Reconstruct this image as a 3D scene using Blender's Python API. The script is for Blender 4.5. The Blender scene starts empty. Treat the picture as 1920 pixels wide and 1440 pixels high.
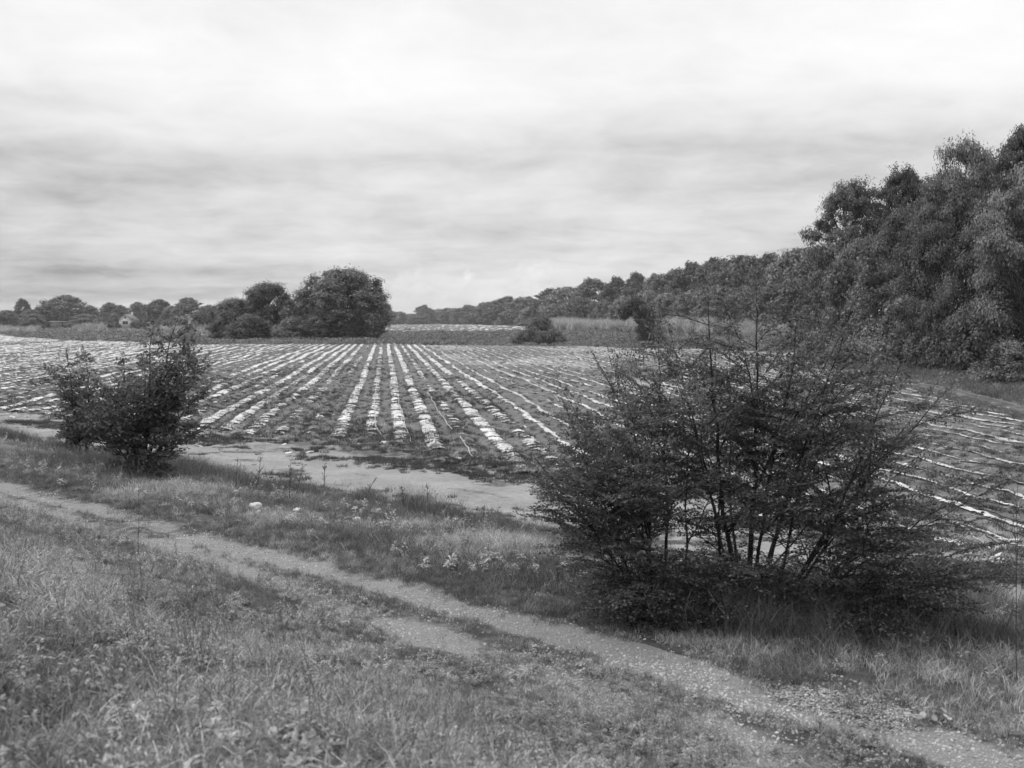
import bpy, math
import numpy as np
from mathutils import Vector

# ------------------------------------------------------------------ camera, sky, sun, exposure
SC = bpy.context.scene
COL = SC.collection
CAM_Z = 4.0
FPX = 2059.0
PITCH = math.atan(120.0 / FPX)

cam_d = bpy.data.cameras.new('camera')
cam_d.sensor_width = 36.0
cam_d.lens = FPX / 1920.0 * 36.0
cam_d.clip_start = 0.1
cam_d.clip_end = 8000
cam_d.dof.use_dof = True
cam_d.dof.focus_distance = 19.0
cam_d.dof.aperture_fstop = 2.9
cam = bpy.data.objects.new('camera', cam_d)
COL.objects.link(cam)
cam.location = (0, 0, CAM_Z)
cam.rotation_euler = (math.pi / 2 - PITCH, 0, 0)
SC.camera = cam

SUN_EL, SUN_AZ = math.radians(50), math.radians(-62)      # azimuth from +Y towards +X

W = bpy.data.worlds.new('World')
SC.world = W
W.use_nodes = True
SKY_STRENGTH = 0.1


def build_world():
    nt = W.node_tree
    nt.nodes.clear()
    N, L = nt.nodes, nt.links

    def math_n(op, a, b=None, c=None, clamp=False):
        n = N.new('ShaderNodeMath'); n.operation = op; n.use_clamp = clamp
        for i, v in enumerate((a, b, c)):
            if v is None:
                continue
            if hasattr(v, 'is_linked'):
                L.new(v, n.inputs[i])
            else:
                n.inputs[i].default_value = v
        return n.outputs[0]

    def noise(vec, scale, detail, rough, lac=2.0, dist=0.0):
        n = N.new('ShaderNodeTexNoise'); n.noise_dimensions = '3D'
        L.new(vec, n.inputs['Vector'])
        n.inputs['Scale'].default_value = scale
        n.inputs['Detail'].default_value = detail
        n.inputs['Roughness'].default_value = rough
        n.inputs['Lacunarity'].default_value = lac
        n.inputs['Distortion'].default_value = dist
        return n.outputs[0]

    def comb(x, y, z):
        n = N.new('ShaderNodeCombineXYZ')
        for i, v in enumerate((x, y, z)):
            if hasattr(v, 'is_linked'):
                L.new(v, n.inputs[i])
            else:
                n.inputs[i].default_value = v
        return n.outputs[0]

    def ramp(fac, pts, interp='EASE'):
        n = N.new('ShaderNodeValToRGB'); n.color_ramp.interpolation = interp
        el = n.color_ramp.elements
        while len(el) > 1:
            el.remove(el[-1])
        el[0].position = pts[0][0]; el[0].color = (pts[0][1],) * 3 + (1,)
        for p, v in pts[1:]:
            e = el.new(p); e.color = (v,) * 3 + (1,)
        L.new(fac, n.inputs[0])
        return n.outputs[0]

    tc = N.new('ShaderNodeTexCoord')
    sep = N.new('ShaderNodeSeparateXYZ'); L.new(tc.outputs['Generated'], sep.inputs[0])
    x, y, z = sep.outputs
    zc = math_n('MAXIMUM', z, 0.0)
    az = math_n('ARCTAN2', x, y)
    # layered stratocumulus deck: project the view direction on a plane high above
    inv = math_n('DIVIDE', 1.0, math_n('ADD', zc, 0.11))
    px = math_n('MULTIPLY', x, inv); py = math_n('MULTIPLY', y, inv)
    deck = comb(px, py, 3.1)
    big = noise(deck, 0.46, 4, 0.50, dist=0.1)
    mid = noise(comb(math_n('MULTIPLY', px, 0.8), py, 7.7), 1.25, 7, 0.55, dist=0.15)
    inv2 = math_n('DIVIDE', 1.0, math_n('ADD', zc, 0.20))
    fine = noise(comb(math_n('MULTIPLY', x, inv2), math_n('MULTIPLY', y, inv2), 1.3), 4.6, 8, 0.60, dist=0.35)
    # brightness of an overcast sky by height above the horizon (display-linear)
    base = ramp(zc, [(0.0, 0.53), (0.03, 0.56), (0.06, 0.61), (0.10, 0.60), (0.135, 0.58), (0.175, 0.76), (0.205, 0.98),
                     (0.27, 1.0), (0.6, 1.0), (1.0, 1.0)])
    v = math_n('MULTIPLY_ADD', math_n('SUBTRACT', big, 0.5), 1.10, base)
    v = math_n('MULTIPLY_ADD', math_n('SUBTRACT', mid, 0.5), 0.58, v)
    v = math_n('MULTIPLY_ADD', math_n('SUBTRACT', fine, 0.5), 0.50, v)
    # a slow swell round the whole horizon: one side of the deck thicker than the other
    sw = math_n('MULTIPLY', math_n('SINE', math_n('ADD', math_n('MULTIPLY', az, 2.6), 0.25)), 0.06)
    v = math_n('MULTIPLY_ADD', sw, math_n('SUBTRACT', 1.0, math_n('MULTIPLY', zc, 4.0, clamp=True), clamp=True), v)
    # soft shoulder
    v = math_n('MINIMUM', math_n('MAXIMUM', v, 0.28), 1.6)
    v = math_n('SUBTRACT', 1.16, math_n('DIVIDE', 0.76, math_n('EXPONENT', math_n('MULTIPLY', math_n('SUBTRACT', v, 0.36), 1.75))))
    # distant cumulus tops standing on the horizon
    top = noise(comb(math_n('MULTIPLY', az, 5.2), 0.0, 9.6), 1.0, 6, 0.55)
    puff = noise(comb(math_n('MULTIPLY', az, 34.0), math_n('MULTIPLY', zc, 48.0), 2.2), 1.0, 6, 0.6)
    hgt = math_n('MULTIPLY_ADD', math_n('SUBTRACT', top, 0.34), 0.25, math_n('MULTIPLY', math_n('SUBTRACT', puff, 0.5), 0.046))
    swell = math_n('MULTIPLY_ADD', math_n('COSINE', math_n('MULTIPLY', math_n('ADD', az, 0.06), 7.0)), 0.55, 0.5)
    hgt = math_n('MULTIPLY', hgt, math_n('MAXIMUM', swell, 0.12))
    edge = math_n('MULTIPLY', math_n('SUBTRACT', hgt, zc), 110.0, clamp=True)
    soft = ramp(zc, [(0.0, 0.45), (0.012, 0.6), (0.04, 1.0), (1.0, 1.0)])
    inside = math_n('MULTIPLY_ADD', math_n('SUBTRACT', puff, 0.5), 0.8, 0.80)
    cm = math_n('MULTIPLY', math_n('MULTIPLY', edge, soft), 0.85)
    mix = N.new('ShaderNodeMix'); mix.data_type = 'FLOAT'
    L.new(cm, mix.inputs[0]); L.new(v, mix.inputs[2]); L.new(inside, mix.inputs[3])
    v = mix.outputs[0]
    # an overcast sky is brightest overhead
    v = math_n('MULTIPLY', v, math_n('MULTIPLY_ADD', math_n('MAXIMUM', math_n('SUBTRACT', zc, 0.28), 0.0), 0.75, 1.0))
    # the clear sky above the deck leaks through a little
    sky = N.new('ShaderNodeTexSky'); sky.sky_type = 'NISHITA'; sky.sun_disc = False
    sky.sun_elevation = SUN_EL; sky.sun_rotation = SUN_AZ
    bw = N.new('ShaderNodeRGBToBW'); L.new(sky.outputs[0], bw.inputs[0])
    tot = math_n('MULTIPLY_ADD', bw.outputs[0], 0.03, math_n('MULTIPLY', v, 1.0 / SKY_STRENGTH * 0.93))
    bg = N.new('ShaderNodeBackground'); bg.inputs['Strength'].default_value = SKY_STRENGTH
    L.new(tot, bg.inputs['Color'])
    out = N.new('ShaderNodeOutputWorld'); L.new(bg.outputs[0], out.inputs['Surface'])


build_world()

sun_d = bpy.data.lights.new('sun', 'SUN')
sun_d.energy = 1.5
sun_d.angle = math.radians(24)
sun_d.color = (1, 1, 1)
sun = bpy.data.objects.new('sun', sun_d)
COL.objects.link(sun)
sdir = Vector((math.sin(SUN_AZ) * math.cos(SUN_EL), math.cos(SUN_AZ) * math.cos(SUN_EL), math.sin(SUN_EL)))
sun.rotation_euler = sdir.to_track_quat('Z', 'Y').to_euler()
sun.location = (-40, -20, 60)

vs = SC.view_settings
vs.view_transform = 'Standard'; vs.look = 'None'; vs.exposure = 0.12; vs.gamma = 1.0; vs.use_curve_mapping = False
SC.render.engine = 'CYCLES'
SC.cycles.max_bounces = 6
SC.cycles.diffuse_bounces = 3
SC.cycles.glossy_bounces = 2
SC.cycles.transmission_bounces = 3
SC.cycles.transparent_max_bounces = 4
SC.cycles.volume_bounces = 1
SC.cycles.caustics_reflective = False
SC.cycles.caustics_refractive = False
SC.cycles.use_adaptive_sampling = True
SC.cycles.adaptive_threshold = 0.02

RNG = np.random.default_rng(7)


# ------------------------------------------------------------------ small numeric helpers
def ground_pt(px, py, z=0.0):
    """where the line of sight through a place in the 1920 x 1440 photograph meets height z"""
    u, v = (px - 960) / FPX, (720 - py) / FPX
    d = np.array([u, math.cos(PITCH) + v * math.sin(PITCH), -math.sin(PITCH) + v * math.cos(PITCH)])
    t = (z - CAM_Z) / d[2]
    return d[0] * t, d[1] * t


def _hash(ix, iy, seed):
    h = (ix.astype(np.int64) * 374761393 + iy.astype(np.int64) * 668265263 + seed * 974634713) & 0xFFFFFFFF
    h = ((h ^ (h >> 13)) * 1274126177) & 0xFFFFFFFF
    h = ((h ^ (h >> 16)) * 2246822519) & 0xFFFFFFFF
    return ((h ^ (h >> 15)) & 0xFFFFFF) / float(0xFFFFFF)


def vnoise(x, y, seed=0):
    x = np.asarray(x, float); y = np.asarray(y, float)
    x, y = np.broadcast_arrays(x, y)
    ix, iy = np.floor(x), np.floor(y)
    fx, fy = x - ix, y - iy
    fx = fx * fx * (3 - 2 * fx); fy = fy * fy * (3 - 2 * fy)
    a = _hash(ix, iy, seed); b = _hash(ix + 1, iy, seed)
    c = _hash(ix, iy + 1, seed); d = _hash(ix + 1, iy + 1, seed)
    return (a + (b - a) * fx) * (1 - fy) + (c + (d - c) * fx) * fy


def fbm(x, y, seed=0, octv=4, gain=0.5):
    s, amp, tot = 0.0, 1.0, 0.0
    for i in range(octv):
        s = s + amp * vnoise(np.asarray(x) * 2 ** i + 17.3 * i, np.asarray(y) * 2 ** i - 9.1 * i, seed + i)
        tot += amp; amp *= gain
    return s / tot


def sstep(a, b, x):
    t = np.clip((np.asarray(x, float) - a) / (b - a), 0, 1)
    return t * t * (3 - 2 * t)


# the levee runs diagonally: s = distance away from its crown, t = distance along it
NS = np.array([0.678, 0.735]); NT = np.array([0.735, -0.678])


def st_of(x, y):
    return x * NS[0] + y * NS[1], x * NT[0] + y * NT[1]


def xy_of(s, t):
    return s * NS[0] + t * NT[0], s * NS[1] + t * NT[1]


PROF_S = [-40, -16, -3, 0.6, 3.5, 5.9, 6.6, 8.2, 9.2, 11.5, 14.0, 15.6, 18, 2000]
PROF_Z = [0.0, 0.0, 2.35, 2.42, 1.75, 1.27, 1.2, 1.2, 1.15, 0.84, 0.27, 0.03, 0.0, 0.0]
_ss = np.linspace(-40, 60, 2001)
_zz = np.interp(_ss, PROF_S, PROF_Z)
_k = np.exp(-np.linspace(-2, 2, 31) ** 2); _k /= _k.sum()
_zz = np.convolve(np.pad(_zz, 15, mode='edge'), _k, 'valid')


def track_lo(t):
    return np.interp(t, [-60, -17, -12.7, -10.6, -8.4, -6, -4, -3, 10], [6.85, 6.8, 6.75, 6.65, 6.35, 6.2, 5.9, 5.8, 5.8])


def track_up(t):
    return np.interp(t, [-60, -19, -13.6, -10.2, -7, -5.5, -4.3, -2.7, 10], [8.05, 8.0, 7.95, 7.85, 7.75, 7.65, 7.45, 7.4, 7.4])


def edge_bank(t):      # foot of the near grass slope, where the gravel track starts
    return track_lo(t) - 0.12 + (fbm(t * 0.35, 0.5, 11) - 0.5) * 0.3


def edge_track(t):     # far side of the gravel track
    return track_up(t) + 0.12 + (fbm(t * 0.35, 3.5, 12) - 0.5) * 0.3


def edge_verge(t):     # where the grass verge meets the dirt road
    return 15.0 + (fbm(t * 0.22, 7.5, 13) - 0.5) * 1.1


def edge_field(t):     # headland of the ploughed field
    base = np.interp(t, [-400, -50, -36, -24, -14, -6, 10, 300], [19.0, 19.0, 20.2, 21.0, 20.4, 18.8, 18.8, 18.8])
    return base + (fbm(t * 0.30, 1.5, 14) - 0.5) * 1.4


def rut_wear(S, T):
    w = (fbm(T * 0.25, 2.2, 25) - 0.5) * 0.16
    a, b = track_lo(T) + 0.32 + w, track_up(T) - 0.28 + w
    return np.exp(-((S - a) / 0.22) ** 2) + np.exp(-((S - b) / 0.27) ** 2)


def height(x, y):
    s, t = st_of(x, y)
    z = np.interp(s, _ss, _zz)
    bank = sstep(6.4, 5.6, s)
    verge = sstep(8.2, 9.2, s) * sstep(17.0, 14.5, s)
    z = z + bank * ((fbm(x * 0.8, y * 0.8, 21) - 0.5) * 0.26 + (fbm(x * 3, y * 3, 22) - 0.5) * 0.09)
    z = z + verge * ((fbm(x * 0.6, y * 0.6, 23) - 0.5) * 0.30 + (fbm(x * 2.6, y * 2.6, 24) - 0.5) * 0.10)
    tr = sstep(5.8, 6.4, s) * sstep(8.6, 8.0, s)
    z = z + tr * (-0.05 * rut_wear(s, t) + (fbm(x * 2, y * 2, 26) - 0.5) * 0.05)
    rd = sstep(14.5, 15.5, s)
    z = z + rd * ((fbm(x * 0.35, y * 0.35, 27) - 0.5) * 0.12 + (fbm(x * 1.7, y * 1.7, 28) - 0.5) * 0.05)
    return z


# ------------------------------------------------------------------ mesh helpers
def mesh_np(name, verts, quads, mat=None, smooth=False, attrs=None):
    verts = np.asarray(verts, np.float32).reshape(-1, 3)
    quads = np.asarray(quads, np.int32)
    k = quads.shape[1]
    me = bpy.data.meshes.new(name)
    me.vertices.add(len(verts)); me.vertices.foreach_set('co', verts.ravel())
    me.loops.add(quads.size); me.loops.foreach_set('vertex_index', quads.ravel())
    me.polygons.add(len(quads))
    me.polygons.foreach_set('loop_start', np.arange(len(quads), dtype=np.int32) * k)
    me.polygons.foreach_set('loop_total', np.full(len(quads), k, np.int32))
    if smooth:
        me.polygons.foreach_set('use_smooth', np.ones(len(quads), bool))
    if attrs:
        for an, av in attrs.items():
            a = me.attributes.new(an, 'FLOAT', 'POINT')
            a.data.foreach_set('value', np.asarray(av, np.float32).ravel())
    me.update(calc_edges=True)
    if mat:
        me.materials.append(mat)
    return me


def obj(name, me, parent=None, loc=None, kind=None):
    o = bpy.data.objects.new(name, me)
    COL.objects.link(o)
    if loc is not None:
        o.location = loc
    if parent is not None:
        o.parent = parent
    if kind:
        o['kind'] = kind
    return o


def tag(o, label=None, cat=None, group=None, kind=None):
    if label: o['label'] = label
    if cat: o['category'] = cat
    if group: o['group'] = group
    if kind: o['kind'] = kind
    return o


class MB:
    """collects vertices and quads"""
    def __init__(self):
        self.v, self.q, self.n = [], [], 0

    def add(self, v, q):
        v = np.asarray(v, float).reshape(-1, 3)
        self.v.append(v); self.q.append(np.asarray(q, int) + self.n); self.n += len(v)

    def tube(self, pts, rad, k=5):
        pts = np.asarray(pts, float); rad = np.broadcast_to(np.asarray(rad, float), (len(pts),))
        tan = np.gradient(pts, axis=0)
        tan /= np.linalg.norm(tan, axis=1)[:, None] + 1e-9
        ref = np.where(np.abs(tan[:, 2:3]) > 0.9, [[1.0, 0, 0]], [[0, 0, 1.0]])
        a = np.cross(tan, ref); a /= np.linalg.norm(a, axis=1)[:, None] + 1e-9
        b = np.cross(tan, a)
        ang = np.arange(k) * 2 * math.pi / k
        v = pts[:, None, :] + rad[:, None, None] * (a[:, None, :] * np.cos(ang)[None, :, None] + b[:, None, :] * np.sin(ang)[None, :, None])
        m = len(pts)
        i = np.arange(m - 1)[:, None] * k; j = np.arange(k)[None, :]; j2 = (j + 1) % k
        q = np.stack([i + j, i + j2, i + k + j2, i + k + j], -1).reshape(-1, 4)
        self.add(v.reshape(-1, 3), q)

    def box(self, lo, hi):
        x0, y0, z0 = lo; x1, y1, z1 = hi
        v = [(x0, y0, z0), (x1, y0, z0), (x1, y1, z0), (x0, y1, z0), (x0, y0, z1), (x1, y0, z1), (x1, y1, z1), (x0, y1, z1)]
        q = [(0, 3, 2, 1), (4, 5, 6, 7), (0, 1, 5, 4), (1, 2, 6, 5), (2, 3, 7, 6), (3, 0, 4, 7)]
        self.add(v, q)

    def mesh(self, name, mat, smooth=False):
        return mesh_np(name, np.concatenate(self.v), np.concatenate(self.q), mat, smooth)


def unit(a):
    return a / (np.linalg.norm(a, axis=-1, keepdims=True) + 1e-9)


def leaves_at(mb, pos, nrm, tan, length, width, fold=0.18):
    """one pointed oval leaf (a folded rhombus) for each position"""
    nrm = unit(nrm)
    tan = unit(tan - nrm * np.sum(tan * nrm, -1, keepdims=True))
    b = np.cross(nrm, tan)
    L_ = np.asarray(length)[:, None]; Wd = np.asarray(width)[:, None]
    p0 = pos - tan * L_ * 0.5
    p2 = pos + tan * L_ * 0.5 - nrm * L_ * 0.12
    p1 = pos + b * Wd * 0.5 + nrm * Wd * fold
    p3 = pos - b * Wd * 0.5 + nrm * Wd * fold
    v = np.stack([p0, p1, p2, p3], 1).reshape(-1, 3)
    q = np.arange(len(pos) * 4).reshape(-1, 4)
    mb.add(v, q)


def curve(p0, p1, sag, n, rng, wig=0.03, rise=0.0):
    """a gently crooked limb from p0 to p1: rises first, arching over by sag"""
    t = np.linspace(0, 1, n)[:, None]
    p0, p1 = np.asarray(p0, float), np.asarray(p1, float)
    L_ = np.linalg.norm(p1 - p0)
    mid = (p0 + p1) / 2 + np.array([0, 0, sag * L_]) + rng.normal(size=3) * wig * L_
    p = (1 - t) ** 2 * p0 + 2 * t * (1 - t) * mid + t ** 2 * p1
    k = rng.normal(size=(n, 3)) * wig * L_ * 0.30
    k[0] = 0
    return p + np.cumsum(k, 0) * 0.5


# ------------------------------------------------------------------ materials
def new_mat(name):
    m = bpy.data.materials.new(name)
    m.use_nodes = True
    nt = m.node_tree
    nt.nodes.clear()
    return m, nt


class NT_:
    def __init__(self, nt):
        self.N, self.L = nt.nodes, nt.links

    def put(self, sock, v):
        if hasattr(v, 'is_linked'):
            self.L.new(v, sock)
        else:
            sock.default_value = v

    def math(self, op, a, b=None, c=None, clamp=False):
        n = self.N.new('ShaderNodeMath'); n.operation = op; n.use_clamp = clamp
        for i, v in enumerate((a, b, c)):
            if v is not None:
                self.put(n.inputs[i], v)
        return n.outputs[0]

    def noise(self, scale, detail=4, rough=0.55, vec=None, dist=0.0):
        n = self.N.new('ShaderNodeTexNoise')
        n.inputs['Scale'].default_value = scale; n.inputs['Detail'].default_value = detail
        n.inputs['Roughness'].default_value = rough; n.inputs['Distortion'].default_value = dist
        if vec is not None:
            self.L.new(vec, n.inputs['Vector'])
        return n.outputs[0]

    def pos(self):
        return self.N.new('ShaderNodeNewGeometry').outputs['Position']

    def step(self, x, a, b):
        n = self.N.new('ShaderNodeMapRange'); n.interpolation_type = 'SMOOTHSTEP'
        self.put(n.inputs['Value'], x)
        n.inputs['From Min'].default_value = a; n.inputs['From Max'].default_value = b
        return n.outputs[0]

    def lerp(self, f, a, b):
        n = self.N.new('ShaderNodeMix'); n.data_type = 'FLOAT'
        self.put(n.inputs[0], f); self.put(n.inputs[2], a); self.put(n.inputs[3], b)
        return n.outputs[0]

    def attr(self, name):
        n = self.N.new('ShaderNodeAttribute'); n.attribute_name = name
        return n.outputs['Fac']

    def bump(self, h, strength=0.5, dist=0.05):
        n = self.N.new('ShaderNodeBump'); n.inputs['Strength'].default_value = strength
        n.inputs['Distance'].default_value = dist
        self.L.new(h, n.inputs['Height'])
        return n.outputs[0]

    def out(self, sh):
        o = self.N.new('ShaderNodeOutputMaterial'); self.L.new(sh, o.inputs['Surface'])

    def principled(self, col, rough=0.9, spec=0.2, normal=None):
        n = self.N.new('ShaderNodeBsdfPrincipled')
        self.put(n.inputs['Base Color'], col if hasattr(col, 'is_linked') else (col, col, col, 1))
        self.put(n.inputs['Roughness'], rough)
        n.inputs['Specular IOR Level'].default_value = spec
        if normal is not None:
            self.L.new(normal, n.inputs['Normal'])
        return n.outputs[0]


def leaf_mat(name, col, var=0.5, trans=0.3, gloss=0.25, rough=0.45, patch=0.25, pscale=0.4):
    m, nt = new_mat(name)
    g = NT_(nt)
    geo = g.N.new('ShaderNodeNewGeometry')
    rnd = geo.outputs['Random Per Island']
    oi = g.N.new('ShaderNodeObjectInfo')
    f = g.math('MULTIPLY_ADD', g.math('SUBTRACT', rnd, 0.5), 2 * var, 1.0)
    f2 = g.math('MULTIPLY_ADD', g.math('SUBTRACT', oi.outputs['Random'], 0.5), 0.75, 1.0)
    n = g.noise(pscale, 3, 0.5, g.pos())
    f3 = g.math('MULTIPLY_ADD', g.math('SUBTRACT', n, 0.5), 4 * patch, 1.0)
    c = g.math('MULTIPLY', g.math('MULTIPLY', g.math('MULTIPLY', f, f2), f3), col)
    c = g.math('MAXIMUM', c, 0.008)
    d = g.principled(c, rough, gloss)
    t = g.N.new('ShaderNodeBsdfTranslucent')
    g.L.new(c, t.inputs['Color'])
    mx = g.N.new('ShaderNodeMixShader'); mx.inputs[0].default_value = trans
    g.L.new(d, mx.inputs[1]); g.L.new(t.outputs[0], mx.inputs[2])
    g.out(mx.outputs[0])
    return m


def plain_mat(name, col, rough=0.8, spec=0.2, var=0.3, scale=6.0, bump=0.0):
    m, nt = new_mat(name)
    g = NT_(nt)
    tc = g.N.new('ShaderNodeTexCoord').outputs['Object']
    n = g.noise(scale, 6, 0.6, tc)
    c = g.math('MULTIPLY', g.math('MULTIPLY_ADD', g.math('SUBTRACT', n, 0.5), 2 * var, 1.0), col)
    g.out(g.principled(c, rough, spec, g.bump(n, bump, 0.03) if bump else None))
    return m


def ground_mat():
    """earth, gravel and grass litter: attribute 'bare' 0 = under grass, 1 = bare pale earth; 'gravel' adds stones"""
    m, nt = new_mat('earth')
    g = NT_(nt)
    p = g.pos()
    bare, grav = g.attr('bare'), g.attr('gravel')
    n1 = g.noise(0.7, 7, 0.65, p); n2 = g.noise(7.0, 6, 0.65, p); n3 = g.noise(45.0, 4, 0.7, p)
    k = g.math('ADD', bare, g.math('ADD', g.math('MULTIPLY', g.math('SUBTRACT', n1, 0.5), 0.7),
                                   g.math('MULTIPLY', g.math('SUBTRACT', n2, 0.5), 0.9)))
    k = g.step(k, 0.24, 0.78)
    litter = g.math('MULTIPLY_ADD', g.math('SUBTRACT', n2, 0.5), 0.14, 0.075)
    litter = g.math('MAXIMUM', g.math('MULTIPLY_ADD', g.math('SUBTRACT', n3, 0.5), 0.12, litter), 0.03)
    pale = g.math('MULTIPLY_ADD', g.math('SUBTRACT', n1, 0.5), 0.34, 0.285)
    pale = g.math('MULTIPLY_ADD', g.math('SUBTRACT', n2, 0.5), 0.24, pale)
    vor = g.N.new('ShaderNodeTexVoronoi'); vor.inputs['Scale'].default_value = 42.0
    g.L.new(p, vor.inputs['Vector'])
    peb = g.step(vor.outputs['Distance'], 0.55, 0.1)
    sepc = g.N.new('ShaderNodeSeparateColor'); g.L.new(vor.outputs['Color'], sepc.inputs[0])
    stone = g.math('MULTIPLY_ADD', sepc.outputs[0], 0.36, 0.18)
    stone = g.lerp(peb, 0.20, stone)
    pale = g.lerp(g.math('MULTIPLY', grav, 0.75), pale, stone)
    pale = g.math('MAXIMUM', g.math('MULTIPLY_ADD', g.math('SUBTRACT', n3, 0.5), 0.12, pale), 0.05)
    col = g.lerp(k, litter, pale)
    h = g.math('ADD', g.math('MULTIPLY', n2, 0.8), g.math('ADD', g.math('MULTIPLY', n3, 0.3), g.math('MULTIPLY', g.math('MULTIPLY', peb, grav), 0.35)))
    g.out(g.principled(col, 0.92, 0.15, g.bump(h, 0.55, 0.05)))
    return m


def soil_mat():
    m, nt = new_mat('ploughed_soil')
    g = NT_(nt)
    p = g.pos()
    n1 = g.noise(0.30, 5, 0.6, p); n2 = g.noise(3.0, 6, 0.65, p); n3 = g.noise(22.0, 5, 0.7, p)
    bare = g.attr('bare')
    c = g.math('MULTIPLY_ADD', g.math('SUBTRACT', n1, 0.5), 0.16, 0.165)
    c = g.math('MULTIPLY_ADD', g.math('SUBTRACT', n2, 0.5), 0.36, c)
    c = g.math('MULTIPLY_ADD', g.math('SUBTRACT', n3, 0.5), 0.34, c)
    # scraps of pale film and dry stalks trodden into the soil
    sc = g.step(g.math('ADD', g.math('MULTIPLY', n3, 0.5), g.math('MULTIPLY', n2, 0.5)), 0.58, 0.66)
    c = g.lerp(g.math('MULTIPLY', sc, 0.55), c, 0.36)
    pale = g.math('MULTIPLY_ADD', g.math('SUBTRACT', n2, 0.5), 0.2, 0.33)
    kk = g.step(g.math('ADD', bare, g.math('MULTIPLY', g.math('SUBTRACT', n2, 0.5), 1.1)), 0.35, 0.7)
    c = g.lerp(kk, c, pale)
    c = g.math('MAXIMUM', c, 0.04)
    h = g.math('ADD', n2, g.math('MULTIPLY', n3, 0.5))
    g.out(g.principled(c, 0.95, 0.1, g.bump(h, 0.8, 0.08)))
    return m


def rough_mat():
    m, nt = new_mat('rough_grassland')
    g = NT_(nt)
    p = g.pos()
    n1 = g.noise(0.05, 5, 0.6, p); n2 = g.noise(0.7, 6, 0.65, p)
    c = g.math('MULTIPLY_ADD', g.math('SUBTRACT', n1, 0.5), 0.12, 0.14)
    c = g.math('MULTIPLY_ADD', g.math('SUBTRACT', n2, 0.5), 0.18, c)
    c = g.math('MAXIMUM', c, 0.03)
    g.out(g.principled(c, 0.95, 0.1, g.bump(n2, 0.8, 0.4)))
    return m


def film_mat():
    m, nt = new_mat('weathered_white_film')
    g = NT_(nt)
    p = g.pos()
    n1 = g.noise(0.5, 4, 0.6, p); n2 = g.noise(6.0, 6, 0.7, p)
    dirt = g.step(g.math('ADD', g.math('MULTIPLY', n1, 0.6), g.math('MULTIPLY', n2, 0.5)), 0.48, 0.72)
    grime = g.attr('grime')
    c = g.lerp(dirt, 0.72, 0.40)
    c = g.lerp(grime, c, 0.30)
    g.out(g.principled(c, 0.42, 0.4, g.bump(n2, 0.35, 0.03)))
    return m


M_EARTH, M_SOIL, M_ROUGH, M_FILM = ground_mat(), soil_mat(), rough_mat(), film_mat()
M_BARK = plain_mat('bark', 0.045, 0.9, 0.1, 0.6, 14.0, 0.6)
M_BARK_PALE = plain_mat('pale_dead_wood', 0.30, 0.85, 0.15, 0.5, 9.0, 0.4)
M_LEAF_DARK = leaf_mat('dark_leaf', 0.130, 0.68, 0.30, 0.5, 0.5, 0.35, 0.35)
M_LEAF_MID = leaf_mat('mid_leaf', 0.190, 0.68, 0.30, 0.5, 0.48, 0.35, 0.35)
M_LEAF_PALE = leaf_mat('pale_leaf', 0.21, 0.65, 0.28, 0.4, 0.5, 0.2, 0.25)
M_LEAF_BUSH = leaf_mat('small_bush_leaf', 0.215, 0.6, 0.35, 0.5, 0.48, 0.2, 1.2)
M_LEAF_LEFT = leaf_mat('broad_bush_leaf', 0.185, 0.6, 0.3, 0.5, 0.42, 0.2, 1.2)
M_GRASS = leaf_mat('grass_blade', 0.385, 0.6, 0.22, 0.2, 0.55, 0.34, 0.8)
M_GRASS_DARK = leaf_mat('dark_grass_blade', 0.16, 0.55, 0.22, 0.2, 0.55, 0.28, 0.8)
M_FIELD_WEED = leaf_mat('field_weed', 0.085, 0.6, 0.2, 0.2, 0.6, 0.25, 0.5)
M_CREEPER = leaf_mat('creeper_leaf', 0.42, 0.35, 0.2, 0.25, 0.5, 0.2, 2.0)
M_WEED = leaf_mat('weed_leaf', 0.40, 0.35, 0.3, 0.25, 0.5, 0.25, 0.8)
M_DRY = leaf_mat('dry_stem', 0.24, 0.5, 0.15, 0.15, 0.7, 0.2, 0.8)
M_REED = leaf_mat('reed_blade', 0.40, 0.4, 0.3, 0.25, 0.5, 0.2, 0.08)
M_STALK = plain_mat('dark_stalk', 0.06, 0.85, 0.1, 0.4, 20.0)
M_STONE = plain_mat('white_stone', 0.60, 0.85, 0.2, 0.6, 5.0, 0.5)
M_GRAVEL = leaf_mat('gravel_stone', 0.26, 0.75, 0.0, 0.15, 0.85, 0.15, 1.0)
M_TAPE = plain_mat('drip_tape', 0.45, 0.5, 0.3, 0.4, 1.0)
M_TAPE_DARK = plain_mat('black_drip_hose', 0.035, 0.5, 0.3, 0.4, 1.0)
M_WALL = plain_mat('limewashed_wall', 0.62, 0.9, 0.1, 0.2, 1.5)
M_ROOF = plain_mat('tiled_roof', 0.20, 0.85, 0.15, 0.3, 3.0, 0.4)
M_PALE_ROOF = plain_mat('pale_sheet_roof', 0.55, 0.5, 0.3, 0.2, 1.0)
M_DARK = plain_mat('dark_opening', 0.03, 0.6, 0.3, 0.2, 1.0)


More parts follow.
